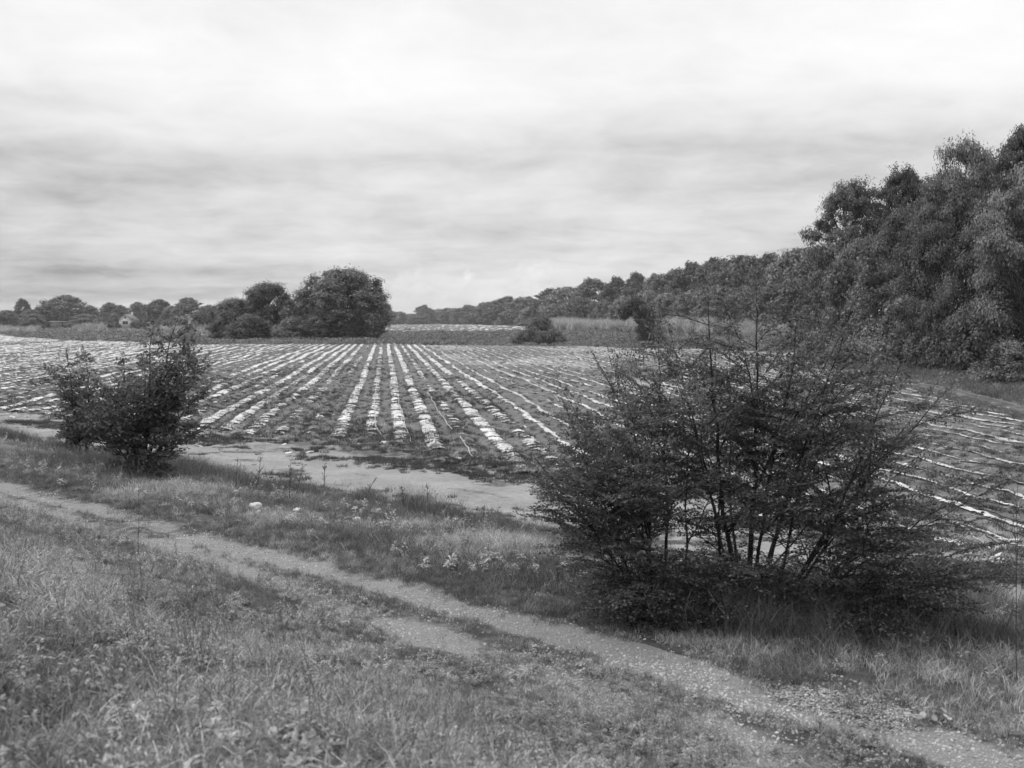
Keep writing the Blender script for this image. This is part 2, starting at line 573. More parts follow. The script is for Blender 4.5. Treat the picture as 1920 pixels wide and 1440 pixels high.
# ------------------------------------------------------------------ the setting: ground in bands along the levee
def ground_base():
    xs = np.array([-4000, -2500, -1600, -1000, -600, -380, -240, -150, -90, -40, 0, 40, 90, 150, 240, 380, 600, 1000, 1600, 2500, 4000], float)
    ys = np.array([-600, -300, -150, -80, -30, 0, 30, 60, 110, 170, 240, 330, 430, 560, 700, 900, 1200, 1600, 2200, 3000, 5000], float)
    X, Y = np.meshgrid(xs, ys)
    Z = np.full_like(X, -0.30)
    v = np.stack([X, Y, Z], -1).reshape(-1, 3)
    nx, ny = len(xs), len(ys)
    i = np.arange(nx - 1)[None, :]; j = np.arange(ny - 1)[:, None] * nx
    q = np.stack([j + i, j + i + 1, j + nx + i + 1, j + nx + i], -1).reshape(-1, 4)
    tag(obj('ground', mesh_np('ground', v, q, M_ROUGH)), kind='structure')


ground_base()

T_ARR = np.concatenate([np.linspace(-300, -70, 80), np.linspace(-69, -30, 200)[:-1], np.linspace(-30, -14, 160)[:-1],
                        np.linspace(-14, 6, 250)[:-1], np.linspace(6, 60, 70)])


def band(name, lo, hi, frac, bare_fn, grav_fn):
    """a strip of ground between two wandering edges; frac: 0..1 across"""
    T = T_ARR[:, None]
    s0, s1 = lo(T_ARR)[:, None], hi(T_ARR)[:, None]
    S = s0 + (s1 - s0) * np.asarray(frac)[None, :]
    Tt = np.broadcast_to(T, S.shape)
    X, Y = xy_of(S, Tt)
    Z = height(X, Y)
    v = np.stack([X, Y, Z], -1).reshape(-1, 3)
    nj = S.shape[1]; ni = S.shape[0]
    i = np.arange(ni - 1)[:, None] * nj; j = np.arange(nj - 1)[None, :]
    q = np.stack([i + j, i + nj + j, i + nj + j + 1, i + j + 1], -1).reshape(-1, 4)
    me = mesh_np(name, v, q, M_EARTH, True, {'bare': bare_fn(S, Tt, X, Y), 'gravel': grav_fn(S, Tt, X, Y)})
    return tag(obj(name, me), kind='structure')


def bare_track(S, T, X, Y):
    pat = fbm(X * 0.9, Y * 0.9, 31)
    near = sstep(-9, -4, T)                                  # barer and stonier where the track comes forward
    return np.clip(rut_wear(S, T) * (0.38 + 0.25 * near + 0.62 * sstep(0.25, 0.65, fbm(X * 1.1, Y * 1.1, 37))) + near * 0.75 * sstep(0.34, 0.56, pat) + 0.16 + 0.3 * (fbm(X * 2.5, Y * 2.5, 40) - 0.5), 0, 1)


def bare_road(S, T, X, Y):
    b = 0.95 - 0.55 * sstep(0.56, 0.72, fbm(X * 0.5, Y * 0.9, 32))
    hi = edge_field(T)
    b = b - 0.55 * sstep(hi - 2.2, hi, S) * sstep(0.42, 0.6, fbm(X * 0.6, Y * 0.6, 33))
    lo = edge_verge(T)
    w = (fbm(T * 0.2, 4.4, 35) - 0.5) * 0.8
    for o_ in (1.5, 3.0):
        b = b - 0.42 * np.exp(-((S - lo - o_ - w) / 0.16) ** 2) * sstep(0.35, 0.6, fbm(T * 0.5, o_, 36))
    return np.clip(b * sstep(lo - 0.3, lo + 0.6, S), 0, 1)


zero = lambda S, T, X, Y: np.zeros_like(S)
fr_bank = np.concatenate([np.linspace(0, 0.70, 14)[:-1], np.linspace(0.70, 1, 75)])
band('grass_bank', lambda t: np.full_like(t, -14.0), edge_bank, fr_bank, lambda S, T, X, Y: np.full_like(S, 0.02), zero)
band('gravel_track', edge_bank, edge_track, np.linspace(0, 1, 36), bare_track, lambda S, T, X, Y: np.ones_like(S))
band('grass_verge', edge_track, edge_verge, np.linspace(0, 1, 80), lambda S, T, X, Y: 0.05 + 0.25 * sstep(0.55, 0.7, fbm(X * 0.7, Y * 0.7, 34)), zero)
band('dirt_road', edge_verge, edge_field, np.linspace(0, 1, 50), bare_road, lambda S, T, X, Y: np.full_like(S, 0.12))

# ------------------------------------------------------------------ the ploughed field; a = across the rows, b = along them
RD = np.array([-0.1156, 1.0])
ROW = 1.04
A0, A1 = -150.0, 62.0


def ab_xy(a, b):
    return a + b * RD[0], b * RD[1]


def b_start(a):
    """where a row leaves the headland"""
    a = np.asarray(a, float)
    b = np.full_like(a, 30.0)
    for _ in range(40):
        x, y = ab_xy(a, b)
        s, t = st_of(x, y)
        b = b + (edge_field(t) - s) * 0.75
    return b


def b_end(a):
    """far end of the rows"""
    a = np.asarray(a, float)
    return np.interp(a, [-150, -105, -62, -28, 0, 30, 44, 62], [330, 295, 212, 178, 180, 165, 140, 118]) + (fbm(a * 0.05, 3.3, 41) - 0.5) * 8


def field_h(a, b):
    ph = (a / ROW) % 1.0
    ridge = 0.5 + 0.5 * np.cos((ph - 0.5) * 2 * math.pi)
    x, y = ab_xy(a, b)
    return 0.0 + 0.12 * ridge ** 0.8 + (fbm(a * 1.3, b * 0.9, 42) - 0.5) * 0.13 + (fbm(a * 0.11, b * 0.08, 43) - 0.5) * 0.35


def build_field():
    na = int((A1 - A0) / 0.208)
    a = np.linspace(A0, A1, na)
    nb = 150
    w = np.linspace(0, 1, nb) ** 2.0
    bs, be = b_start(a), b_end(a)
    B = bs[:, None] + (be - bs)[:, None] * w[None, :]
    A = np.broadcast_to(a[:, None], B.shape)
    X, Y = ab_xy(A, B)
    d = B - bs[:, None]
    k = sstep(0.0, 3.0, d)
    Z = field_h(A, B) * k + height(X, Y) * (1 - k)
    v = np.stack([X, Y, Z], -1).reshape(-1, 3)
    i = np.arange(na - 1)[:, None] * nb; j = np.arange(nb - 1)[None, :]
    q = np.stack([i + j, i + nb + j, i + nb + j + 1, i + j + 1], -1).reshape(-1, 4)
    bare = 0.62 * sstep(7, 0.5, d) * (0.5 + fbm(A * 0.4, B * 0.4, 44)) + 0.28 * sstep(0.52, 0.68, fbm(A * 0.12, B * 0.06, 45))
    bare = bare + 0.34 * sstep(3.0, 8.0, A)
    tag(obj('ploughed_field', mesh_np('ploughed_field', v, q, M_SOIL, True, {'bare': bare})), kind='structure')


build_field()


# one torn strip of mulch film on each bed
def film_mesh(a0, seed):
    rng = np.random.default_rng(seed)
    bs, be = float(b_start(np.array([a0]))[0]), float(b_end(np.array([a0]))[0])
    b = bs + rng.uniform(0.2, 3.0)
    be -= rng.uniform(0, 5)
    steps = []
    while b < be:
        steps.append(b)
        b += max(0.085, 0.0000165 * b * b + 0.0011 * b)
    b = np.array(steps)
    n = len(b)
    if n < 4:
        return None
    strong = (rng.uniform(0.7, 1.0) if rng.random() < 0.6 else rng.uniform(0.25, 0.6)) * (1.0 if a0 < 6 else 0.8)
    cover = fbm(b * 0.055, a0 * 3.1, 51) * 0.65 + fbm(b * 0.35, a0 * 5.7, 52) * 0.35
    cover = np.clip((cover - 0.5) * 1.8 + 0.22 + 0.58 * strong, 0, 0.95)
    # the cross ways gaps left by the plants
    bars = vnoise(b / 0.33, a0 * 9.7, 53) * 0.7 + vnoise(b / 0.17, a0 * 4.7, 54) * 0.3
    nw = 6
    wd = 0.56
    u = (np.arange(nw + 1) / nw - 0.5)
    wob = (fbm(b * 0.08, a0 * 1.7, 55) - 0.5) * 0.24
    wid = wd * (0.62 + 0.55 * fbm(b * 0.3, a0 * 2.3, 56)) * (0.55 + 0.45 * strong) * (1.0 if a0 < 6 else 0.8)
    A = a0 + wob[:, None] + u[None, :] * wid[:, None] + (rng.random((n, nw + 1)) - 0.5) * 0.05
    Bb = b[:, None] + (rng.random((n, nw + 1)) - 0.5) * 0.05
    Z = field_h(A, Bb) + 0.018 + 0.035 * fbm(Bb * 2.6, A * 3.0, 57) + (rng.random((n, nw + 1)) - 0.5) * 0.015
    X, Y = ab_xy(A, Bb)
    v = np.stack([X, Y, Z], -1).reshape(-1, 3)
    uc = (u[:-1] + u[1:]) / 2
    hole = fbm(b[:-1, None] * 2.2, uc[None, :] * 3.2 + a0 * 7.7, 58, 3)
    val = 0.66 * bars[:-1, None] + 0.34 * hole + (rng.random((n - 1, nw)) - 0.5) * 0.10
    side = 0.10 * (np.abs(uc)[None, :] * 2) ** 2
    keep = val + side < (0.25 + 0.40 * cover[:-1])[:, None]
    far = sstep(60, 140, b[:-1])[:, None]
    keep2 = (rng.random((n - 1, 1)) * 0.35 + 0.30 * hole + 0.35 * vnoise(b[:-1, None] / 2.5, a0 * 3.3, 60)) < 0.21 + 0.66 * cover[:-1, None]
    keep = np.where(far > rng.random((n - 1, 1)), keep2, keep)
    if a0 > 5:                                                 # half buried: long narrow ribbons
        cen = (fbm(b[:-1] * 0.35, a0 * 2.9, 93) - 0.5) * 0.9
        hw = (fbm(b[:-1] * 0.45, a0 * 4.1, 94) - 0.36 + 0.25 * strong) * 0.75
        rib = np.abs(uc[None, :] - cen[:, None]) < hw[:, None] + (rng.random((n - 1, nw)) - 0.5) * 0.12
        keep = rib & ((bars[:-1, None] < 0.78) | (rng.random((n - 1, 1)) < 0.3))
    i = np.arange(n - 1)[:, None] * (nw + 1); j = np.arange(nw)[None, :]
    q = np.stack([i + j, i + j + 1, i + nw + 1 + j + 1, i + nw + 1 + j], -1)[keep]
    if len(q) < 6:
        return None
    used, inv = np.unique(q, return_inverse=True)
    grime = np.clip(fbm(X * 0.5, Y * 0.3, 59) * 1.4 - 0.55 + (0.25 if a0 > 6 else 0.0), 0, 1).ravel()
    return mesh_np('mulch_film', v[used], inv.reshape(-1, 4), M_FILM, True, {'grime': grime[used]})


def in_frame_row(a0):
    b = np.linspace(20, 250, 60)
    x, y = ab_xy(a0, b)
    bs, be = b_start(np.array([a0]))[0], b_end(np.array([a0]))[0]
    ok = (np.abs(x) < y * 0.50 + 2) & (b > bs) & (b < be)
    return ok.any()


FILM_GROUP = 'torn mulch film strips along the beds of the ploughed field'
kmin, kmax = int(A0 / ROW), int(A1 / ROW)
for k_ in range(kmin, kmax):
    a0 = (k_ + 0.5) * ROW
    if not in_frame_row(a0):
        continue
    me_ = film_mesh(a0, 1000 + k_)
    if me_ is None:
        continue
    if a0 < -19:
        lb = 'torn white plastic film on a bed of the field behind the left bush'
    elif a0 < 6:
        xt_, yt_ = ground_pt(703, 800, 0.15)
        dk = int(round((a0 - (xt_ - yt_ * RD[0])) / ROW))
        nth = ['', 'first', 'second', 'third', 'fourth', 'fifth', 'sixth', 'seventh', 'eighth', 'ninth', 'tenth', 'eleventh', 'twelfth', 'thirteenth',
               'fourteenth', 'fifteenth', 'sixteenth', 'seventeenth', 'eighteenth', 'nineteenth', 'twentieth', 'twenty-first', 'twenty-second', 'twenty-third']
        if dk == 0:
            lb = 'torn white film on the bed under the straight drip tape with a bent end'
        else:
            lb = 'torn white film, ' + nth[abs(dk)] + ' bed to the ' + ('right' if dk > 0 else 'left') + ' of the straight drip tape'
    else:
        lb = 'grey muddy plastic film on a bed seen behind the large thin-leaved bush'
    b0_ = float(b_start(np.array([a0]))[0])
    x_, y_ = ab_xy(a0, b0_)
    e_ = bpy.data.objects.new('mulch_strip', None)
    COL.objects.link(e_)
    e_.location = (float(x_), float(y_), 0.0)
    tag(e_, lb, 'plastic mulch', FILM_GROUP)
    f_ = obj('torn_film', me_, e_, (-float(x_), -float(y_), 0.0), 'stuff')


# ------------------------------------------------------------------ ground cover: tufts scattered as stuff
def blades_mesh(name, seed, n, spread, hlo, hhi, wid, bend, mat, segs=3, lean=0.35):
    rng = np.random.default_rng(seed)
    mb = MB()
    r = spread * np.sqrt(rng.random(n)); an = rng.random(n) * 2 * math.pi
    base = np.stack([r * np.cos(an), r * np.sin(an), np.full(n, -0.02)], -1)
    az = rng.random(n) * 2 * math.pi
    d = np.stack([np.cos(az), np.sin(az), np.zeros(n)], -1)
    side = np.stack([-np.sin(az), np.cos(az), np.zeros(n)], -1)
    tw = rng.random(n) * 2 * math.pi
    side = side * np.cos(tw)[:, None] * 0.9 + d * np.sin(tw)[:, None] * 0.9
    L_ = rng.uniform(hlo, hhi, n); bd = bend * rng.uniform(0.3, 1.3, n); ln = lean * rng.random(n)
    rows = []
    for k in range(segs + 1):
        f = k / segs
        ang = ln + bd * f * f
        hh = L_ * f * np.cos(ang * 0.7); oo = L_ * f * np.sin(ang * 0.9)
        c = base + d * oo[:, None] + np.array([0, 0, 1.0]) * hh[:, None]
        w = wid * (1 - f ** 1.6) * 0.5 + wid * 0.04
        rows += [c - side * w, c + side * w]
    v = np.stack(rows, 1)
    m = 2 * (segs + 1)
    q = []
    for k in range(segs):
        q.append(np.stack([np.arange(n) * m + 2 * k, np.arange(n) * m + 2 * k + 1, np.arange(n) * m + 2 * k + 3, np.arange(n) * m + 2 * k + 2], -1))
    mb.add(v.reshape(-1, 3), np.concatenate(q))
    return mb.mesh(name, mat)


def rosette_mesh(name, seed, n, ln, wd, up, mat, stem_h=0.0):
    """a broad-leaved weed: leaves rising from one root"""
    rng = np.random.default_rng(seed)
    mb = MB()
    for k in range(n):
        az = k * 2.4 + rng.uniform(-0.4, 0.4)
        d = np.array([math.cos(az), math.sin(az), 0.0]); sd = np.array([-math.sin(az), math.cos(az), 0.0])
        L_ = ln * rng.uniform(0.55, 1.2); W_ = wd * rng.uniform(0.7, 1.2); el = up * rng.uniform(0.4, 1.3)
        z0 = stem_h * rng.random()
        pts = []
        for f, w in ((0.0, 0.12), (0.3, 0.75), (0.62, 1.0), (1.0, 0.1)):
            c = d * L_ * f * math.cos(el) + np.array([0, 0, z0 + L_ * (math.sin(el) * f - 0.45 * f * f)])
            pts += [c - sd * W_ * w * 0.5 + np.array([0, 0, 0.1 * W_ * w]), c + sd * W_ * w * 0.5 + np.array([0, 0, 0.1 * W_ * w])]
        mb.add(pts, [(0, 1, 3, 2), (2, 3, 5, 4), (4, 5, 7, 6)])
    if stem_h > 0.05:
        mb.tube([(0, 0, 0), (0.01, 0, stem_h * 0.6), (0.0, 0.02, stem_h * 1.1)], [0.004, 0.003, 0.002], 4)
    return mb.mesh(name, mat)


def leafball_mesh(name, seed, n, R, flat, ls, mat, up=0.6):
    """a low heap of small leaves (bindweed, bramble)"""
    rng = np.random.default_rng(seed)
    mb = MB()
    d = unit(rng.normal(size=(n, 3))); d[:, 2] = np.abs(d[:, 2])
    r = R * rng.random(n) ** 0.4
    p = d * r[:, None]; p[:, 2] *= flat
    p += rng.normal(size=(n, 3)) * R * 0.06
    nr = d * 0.5 + np.array([0, 0, up]) + rng.normal(size=(n, 3)) * 0.45
    leaves_at(mb, p, nr, rng.normal(size=(n, 3)), ls * rng.uniform(0.6, 1.4, n), ls * rng.uniform(0.4, 0.8, n))
    return mb.mesh(name, mat)


def stone_mesh(name, seed, r, mat, rough=0.25, sub=1, flat=0.6):
    import bmesh
    rng = np.random.default_rng(seed)
    bm = bmesh.new()
    bmesh.ops.create_icosphere(bm, subdivisions=sub, radius=1.0)
    ax = rng.uniform(0.7, 1.25, 3)
    for v in bm.verts:
        c = np.array(v.co)
        k = 1 + (fbm(c[0] * 1.7 + seed, c[1] * 1.7 + c[2] * 2.3, seed, 3) - 0.5) * 2 * rough
        v.co = Vector(c * k * r * ax * np.array([1, 1, flat]))
    me = bpy.data.meshes.new(name)
    bm.to_mesh(me); bm.free()
    me.materials.append(mat)
    return me


def scatter(name, pts, protos, rot, scl, idx, smooth_kind='stuff'):
    """one stuff object: geometry-node copies of a few tuft meshes on the given points"""
    pts = np.asarray(pts, np.float32)
    me = bpy.data.meshes.new(name)
    me.vertices.add(len(pts)); me.vertices.foreach_set('co', pts.ravel())
    a = me.attributes.new('rot', 'FLOAT_VECTOR', 'POINT'); a.data.foreach_set('vector', np.asarray(rot, np.float32).ravel())
    a = me.attributes.new('scl', 'FLOAT', 'POINT'); a.data.foreach_set('value', np.asarray(scl, np.float32))
    a = me.attributes.new('pick', 'INT', 'POINT'); a.data.foreach_set('value', np.asarray(idx, np.int32))
    me.update()
    o = obj(name, me, kind=smooth_kind)
    ng = bpy.data.node_groups.new(name, 'GeometryNodeTree')
    ng.interface.new_socket('Geometry', in_out='INPUT', socket_type='NodeSocketGeometry')
    ng.interface.new_socket('Geometry', in_out='OUTPUT', socket_type='NodeSocketGeometry')
    N, L = ng.nodes, ng.links
    gi, go = N.new('NodeGroupInput'), N.new('NodeGroupOutput')
    gti = N.new('GeometryNodeGeometryToInstance')
    for p in reversed(protos):
        oi = N.new('GeometryNodeObjectInfo')
        po = bpy.data.objects.new(p.name, p)
        oi.inputs['Object'].default_value = po
        oi.inputs['As Instance'].default_value = False
        L.new(oi.outputs['Geometry'], gti.inputs[0])
    iop = N.new('GeometryNodeInstanceOnPoints')
    L.new(gi.outputs[0], iop.inputs['Points'])
    L.new(gti.outputs[0], iop.inputs['Instance'])
    iop.inputs['Pick Instance'].default_value = True
    for an, ty, sock in (('pick', 'INT', 'Instance Index'), ('rot', 'FLOAT_VECTOR', 'Rotation'), ('scl', 'FLOAT', 'Scale')):
        na = N.new('GeometryNodeInputNamedAttribute'); na.data_type = ty
        na.inputs['Name'].default_value = an
        L.new(na.outputs[0], iop.inputs[sock])
    L.new(iop.outputs[0], go.inputs[0])
    md = o.modifiers.new('scatter', 'NODES'); md.node_group = ng
    return o


def spots_st(n, s0, s1, t0, t1, rng, dens=None):
    s = rng.uniform(s0, s1, n); t = rng.uniform(t0, t1, n)
    x, y = xy_of(s, t)
    ok = (y > 1.0) & (np.abs(x) < 0.52 * y + 2.5)
    if dens is not None:
        ok &= rng.random(n) < dens(s, t, x, y)
    s, t, x, y = s[ok], t[ok], x[ok], y[ok]
    return s, t, np.stack([x, y, height(x, y)], -1)


def rots(n, rng, tilt=0.15):
    return np.stack([rng.normal(size=n) * tilt, rng.normal(size=n) * tilt, rng.random(n) * 6.283], -1)


def grass_cover():
    rng = np.random.default_rng(101)
    short = [blades_mesh('grass_tuft', 200 + i, 34, 0.10, 0.05, 0.16, 0.0055, 1.0, M_GRASS) for i in range(4)]
    long_ = [blades_mesh('grass_tuft', 210 + i, 30, 0.09, 0.12, 0.30, 0.0065, 1.1, M_GRASS) for i in range(4)]
    dark = [blades_mesh('grass_tuft', 220 + i, 34, 0.10, 0.06, 0.22, 0.006, 1.0, M_GRASS_DARK) for i in range(3)]
    fine = [blades_mesh('grass_tuft', 230 + i, 44, 0.14, 0.20, 0.48, 0.005, 0.7, M_GRASS_DARK, 3, 0.25) for i in range(4)]
    coarse = [blades_mesh('coarse_grass', 234 + i, 22, 0.09, 0.10, 0.24, 0.011, 1.8, M_GRASS, 4, 0.6) for i in range(3)]
    thatch = [blades_mesh('dead_thatch', 237 + i, 26, 0.14, 0.12, 0.28, 0.006, 0.4, M_DRY, 3, 1.9) for i in range(2)]
    protos = short + long_ + dark + fine + coarse + thatch

    def make(name, s, t, pts, kind_fn, sc_fn):
        n = len(pts)
        r = rng.random(n)
        idx, sc = kind_fn(s, t, pts, r, n), sc_fn(s, t, pts, n)
        scatter(name, pts, protos, rots(n, rng), sc, idx)
        print(name, n)

    # near slope
    s, t, p = spots_st(66000, 0.0, 7.2, -26, 5, rng, lambda s, t, x, y: sstep(0.25, -0.30, s - track_lo(t) + (fbm(x * 1.4, y * 1.4, 38) - 0.5) * 0.6) * (0.25 + 0.75 * sstep(0.36, 0.54, fbm(x * 1.5, y * 1.5, 61))))

    def kf(s, t, p, r, n):
        m = fbm(p[:, 0] * 0.9, p[:, 1] * 0.9, 62); dk = fbm(p[:, 0] * 0.7 + 9, p[:, 1] * 0.7, 63)
        i = rng.integers(0, 4, n)
        far_ = s < track_lo(t) - 1.7
        i = np.where((m > 0.5) & (r < 0.40) & far_, 4 + rng.integers(0, 4, n), i)
        r2 = rng.random(n)
        i = np.where((r2 < 0.14) & far_, 15 + rng.integers(0, 3, n), i)
        i = np.where((r2 > 0.90) & far_, 18 + rng.integers(0, 2, n), i)
        i = np.where((dk > 0.57) & (r < 0.7), 8 + rng.integers(0, 3, n), i)
        return i
    make('bank_grass', s, t, p, kf, lambda s, t, p, n: rng.uniform(0.7, 1.45, n) * (0.26 + 0.74 * sstep(-0.3, -2.4, s - track_lo(t))))
    # between and beside the ruts
    s, t, p = spots_st(42000, 5.8, 8.2, -60, 4, rng, lambda s, t, x, y: np.clip(1.0 - 1.25 * rut_wear(s, t) - 0.40 * sstep(-10, -4, t), 0, 1) ** 1.5 * sstep(0.38, 0.55, fbm(x * 1.3, y * 1.3, 64)))
    make('track_grass', s, t, p, lambda s, t, p, r, n: np.where(r < 0.5, rng.integers(0, 4, n), 8 + rng.integers(0, 3, n)), lambda s, t, p, n: rng.uniform(0.28, 0.65, n))
    # verge
    s, t, p = spots_st(84000, 7.2, 15.3, -60, 2, rng, lambda s, t, x, y: sstep(-0.20, 0.35, s - track_up(t) + (fbm(x * 1.4, y * 1.4, 39) - 0.5) * 0.7) * sstep(15.5, 14.6, s) * (0.3 + 0.7 * sstep(0.38, 0.54, fbm(x * 1.1, y * 1.1, 65))))

    def kv(s, t, p, r, n):
        m = fbm(p[:, 0] * 0.7, p[:, 1] * 0.7, 66); dk = fbm(p[:, 0] * 0.5 + 5, p[:, 1] * 0.5, 67)
        i = rng.integers(0, 4, n)
        i = np.where((m > 0.55) & (r < 0.5), 4 + rng.integers(0, 4, n), i)
        dkp = sstep(0.36, 0.58, dk + 0.14 * sstep(11.0, 14, s))
        i = np.where(r < dkp * 0.8, 8 + rng.integers(0, 3, n), i)
        return i
    make('verge_grass', s, t, p, kv, lambda s, t, p, n: rng.uniform(0.45, 1.15, n) * (0.75 + 0.5 * fbm(p[:, 0] * 0.8, p[:, 1] * 0.8, 79)) * (0.65 + 0.35 * sstep(0.0, 1.2, s - track_up(t))))
    # tall rank growth along the road side of the verge and round the bushes
    s, t, p = spots_st(42000, 8.3, 15.4, -60, 2, rng, lambda s, t, x, y: np.clip(
        sstep(12.2, 13.6, s) * sstep(15.4, 14.8, s) * (0.06 + 0.94 * sstep(0.42, 0.60, fbm(x * 0.6, y * 0.6, 68))) * (0.45 + 0.55 * sstep(-14, -22, t))
        + 0.95 * np.exp(-((x - 2.3) / 1.7) ** 2 - ((y - 10.2) / 0.7) ** 2) + 0.8 * np.exp(-((x + 8.0) / 1.3) ** 2 - ((y - 23) / 1.3) ** 2), 0, 1))
    make('rank_grass', s, t, p, lambda s, t, p, r, n: 11 + rng.integers(0, 4, n), lambda s, t, p, n: rng.uniform(0.5, 1.2, n) * (0.45 + 1.2 * fbm(p[:, 0] * 0.9, p[:, 1] * 0.9, 92)))
    # weeds among the grass of the near slope
    ws = [rosette_mesh('broad_weed', 240 + i, 9 + 2 * i, 0.055 + 0.010 * i, 0.022, 0.7, M_WEED, 0.03 + 0.03 * i) for i in range(4)]
    def leafy(name, seed, h, nl, ln):
        r_ = np.random.default_rng(seed)
        mb = MB()
        for k in range(3):
            tip = np.array([r_.normal() * 0.06, r_.normal() * 0.06, h * r_.uniform(0.7, 1.1)])
            b0 = np.array([r_.normal() * 0.02, r_.normal() * 0.02, 0])
            mb.tube([b0, (b0 + tip) / 2 + r_.normal(size=3) * 0.01, tip], [0.0022, 0.0018, 0.001], 3)
            u = r_.random(nl)[:, None]
            az = r_.random(nl) * 6.28
            d = np.stack([np.cos(az), np.sin(az), r_.uniform(-0.2, 0.6, nl)], -1)
            ll = ln * r_.uniform(0.5, 1.2, nl) * (1.1 - 0.5 * u[:, 0])
            leaves_at(mb, b0 + (tip - b0) * u + unit(d) * (ll * 0.5)[:, None], np.array([0, 0, 1.0]) + r_.normal(size=(nl, 3)) * 0.35, d, ll, ll * 0.45)
        return mb.mesh(name, M_WEED)

    def seedhead(name, seed):
        r_ = np.random.default_rng(seed)
        mb = MB()
        for k in range(6):
            tip = np.array([r_.normal() * 0.10, r_.normal() * 0.10, r_.uniform(0.28, 0.5)])
            b0 = np.array([r_.normal() * 0.04, r_.normal() * 0.04, 0])
            pts = curve(b0, tip, 0.08, 5, r_, 0.03)
            mb.tube(pts, [0.0016, 0.0014, 0.0012, 0.001, 0.0008], 3)
            n_ = 14
            u = r_.random(n_)[:, None]
            leaves_at(mb, pts[-1] + (pts[-2] - pts[-1]) * u * 0.9 + r_.normal(size=(n_, 3)) * 0.004, r_.normal(size=(n_, 3)), np.array([0, 0, 1.0]) + r_.normal(size=(n_, 3)) * 0.3, np.full(n_, 0.016), np.full(n_, 0.005))
        return mb.mesh(name, M_DRY)
    ws += [leafball_mesh('clover_heap', 290 + i, 70, 0.085, 0.75, 0.022 + 0.006 * i, M_WEED, 1.0) for i in range(2)]
    ws += [leafy('leafy_weed', 270 + i, 0.10 + 0.045 * i, 18, 0.046) for i in range(4)] + [seedhead('seed_head_grass', 280 + i) for i in range(3)]
    pw = np.array([0.11] * 4 + [0.13] * 2 + [0.065] * 4 + [0.02] * 3); pw /= pw.sum()
    s, t, p = spots_st(105000, 0.0, 6.9, -22, 5, rng, lambda s, t, x, y: sstep(-0.9, -1.9, s - track_lo(t)) * 0.12 + 0.88 * sstep(0.44, 0.62, fbm(x * 1.2, y * 1.2, 69)))
    n = len(p)
    scatter('bank_weeds', p + np.array([0, 0, 0.02]), ws, rots(n, rng), rng.uniform(0.5, 1.4, n) * (0.45 + 0.55 * sstep(-0.9, -2.6, s - track_lo(t))), rng.choice(13, n, p=pw))
    s, t, p = spots_st(7000, 7.5, 14.5, -40, 2, rng, lambda s, t, x, y: sstep(0.1, 0.5, s - track_up(t)) * (0.10 + 0.8 * sstep(0.54, 0.66, fbm(x * 0.8, y * 0.8, 70))))
    n = len(p)
    scatter('verge_weeds', p + np.array([0, 0, 0.05]), ws, rots(n, rng), rng.uniform(0.5, 1.3, n), rng.choice(13, n, p=pw))
    # low pale creeper beside the track at the lower right
    cx, cy = ground_pt(1560, 1335, 1.2)
    n = 330
    ang = rng.random(n) * 6.283; rr = np.sqrt(rng.random(n))
    s0, t0 = st_of(cx, cy)
    ss_, tt_ = s0 + 0.22 + rr * np.sin(ang) * 0.20, t0 + rr * np.cos(ang) * 0.62
    x, y = xy_of(ss_, tt_)
    lm = [leafball_mesh('creeper', 250 + i, 40, 0.08, 0.18, 0.022, M_CREEPER, 2.0) for i in range(3)]
    scatter('pale_creeper', np.stack([x, y, height(x, y) - 0.005], -1), lm, rots(n, rng), rng.uniform(0.6, 1.2, n), rng.integers(0, 3, n))
    # gravel on the track
    gm = [stone_mesh('pebble', 260 + i, 0.0085, M_GRAVEL, 0.45) for i in range(4)]
    s, t, p = spots_st(150000, 5.7, 8.0, -18, 4, rng, lambda s, t, x, y: np.clip((0.35 + 0.4 * sstep(-11, -5, t)) * rut_wear(s, t) + 0.45 * sstep(-9, -4, t), 0, 1) * (0.3 + 0.7 * sstep(0.4, 0.6, fbm(x * 1.5, y * 1.5, 71))))
    n = len(p)
    scatter('gravel', p, gm, rots(n, rng, 0.6), rng.uniform(0.2, 1.3, n) ** 2.4, rng.integers(0, 4, n))
    print('gravel', n)


grass_cover()


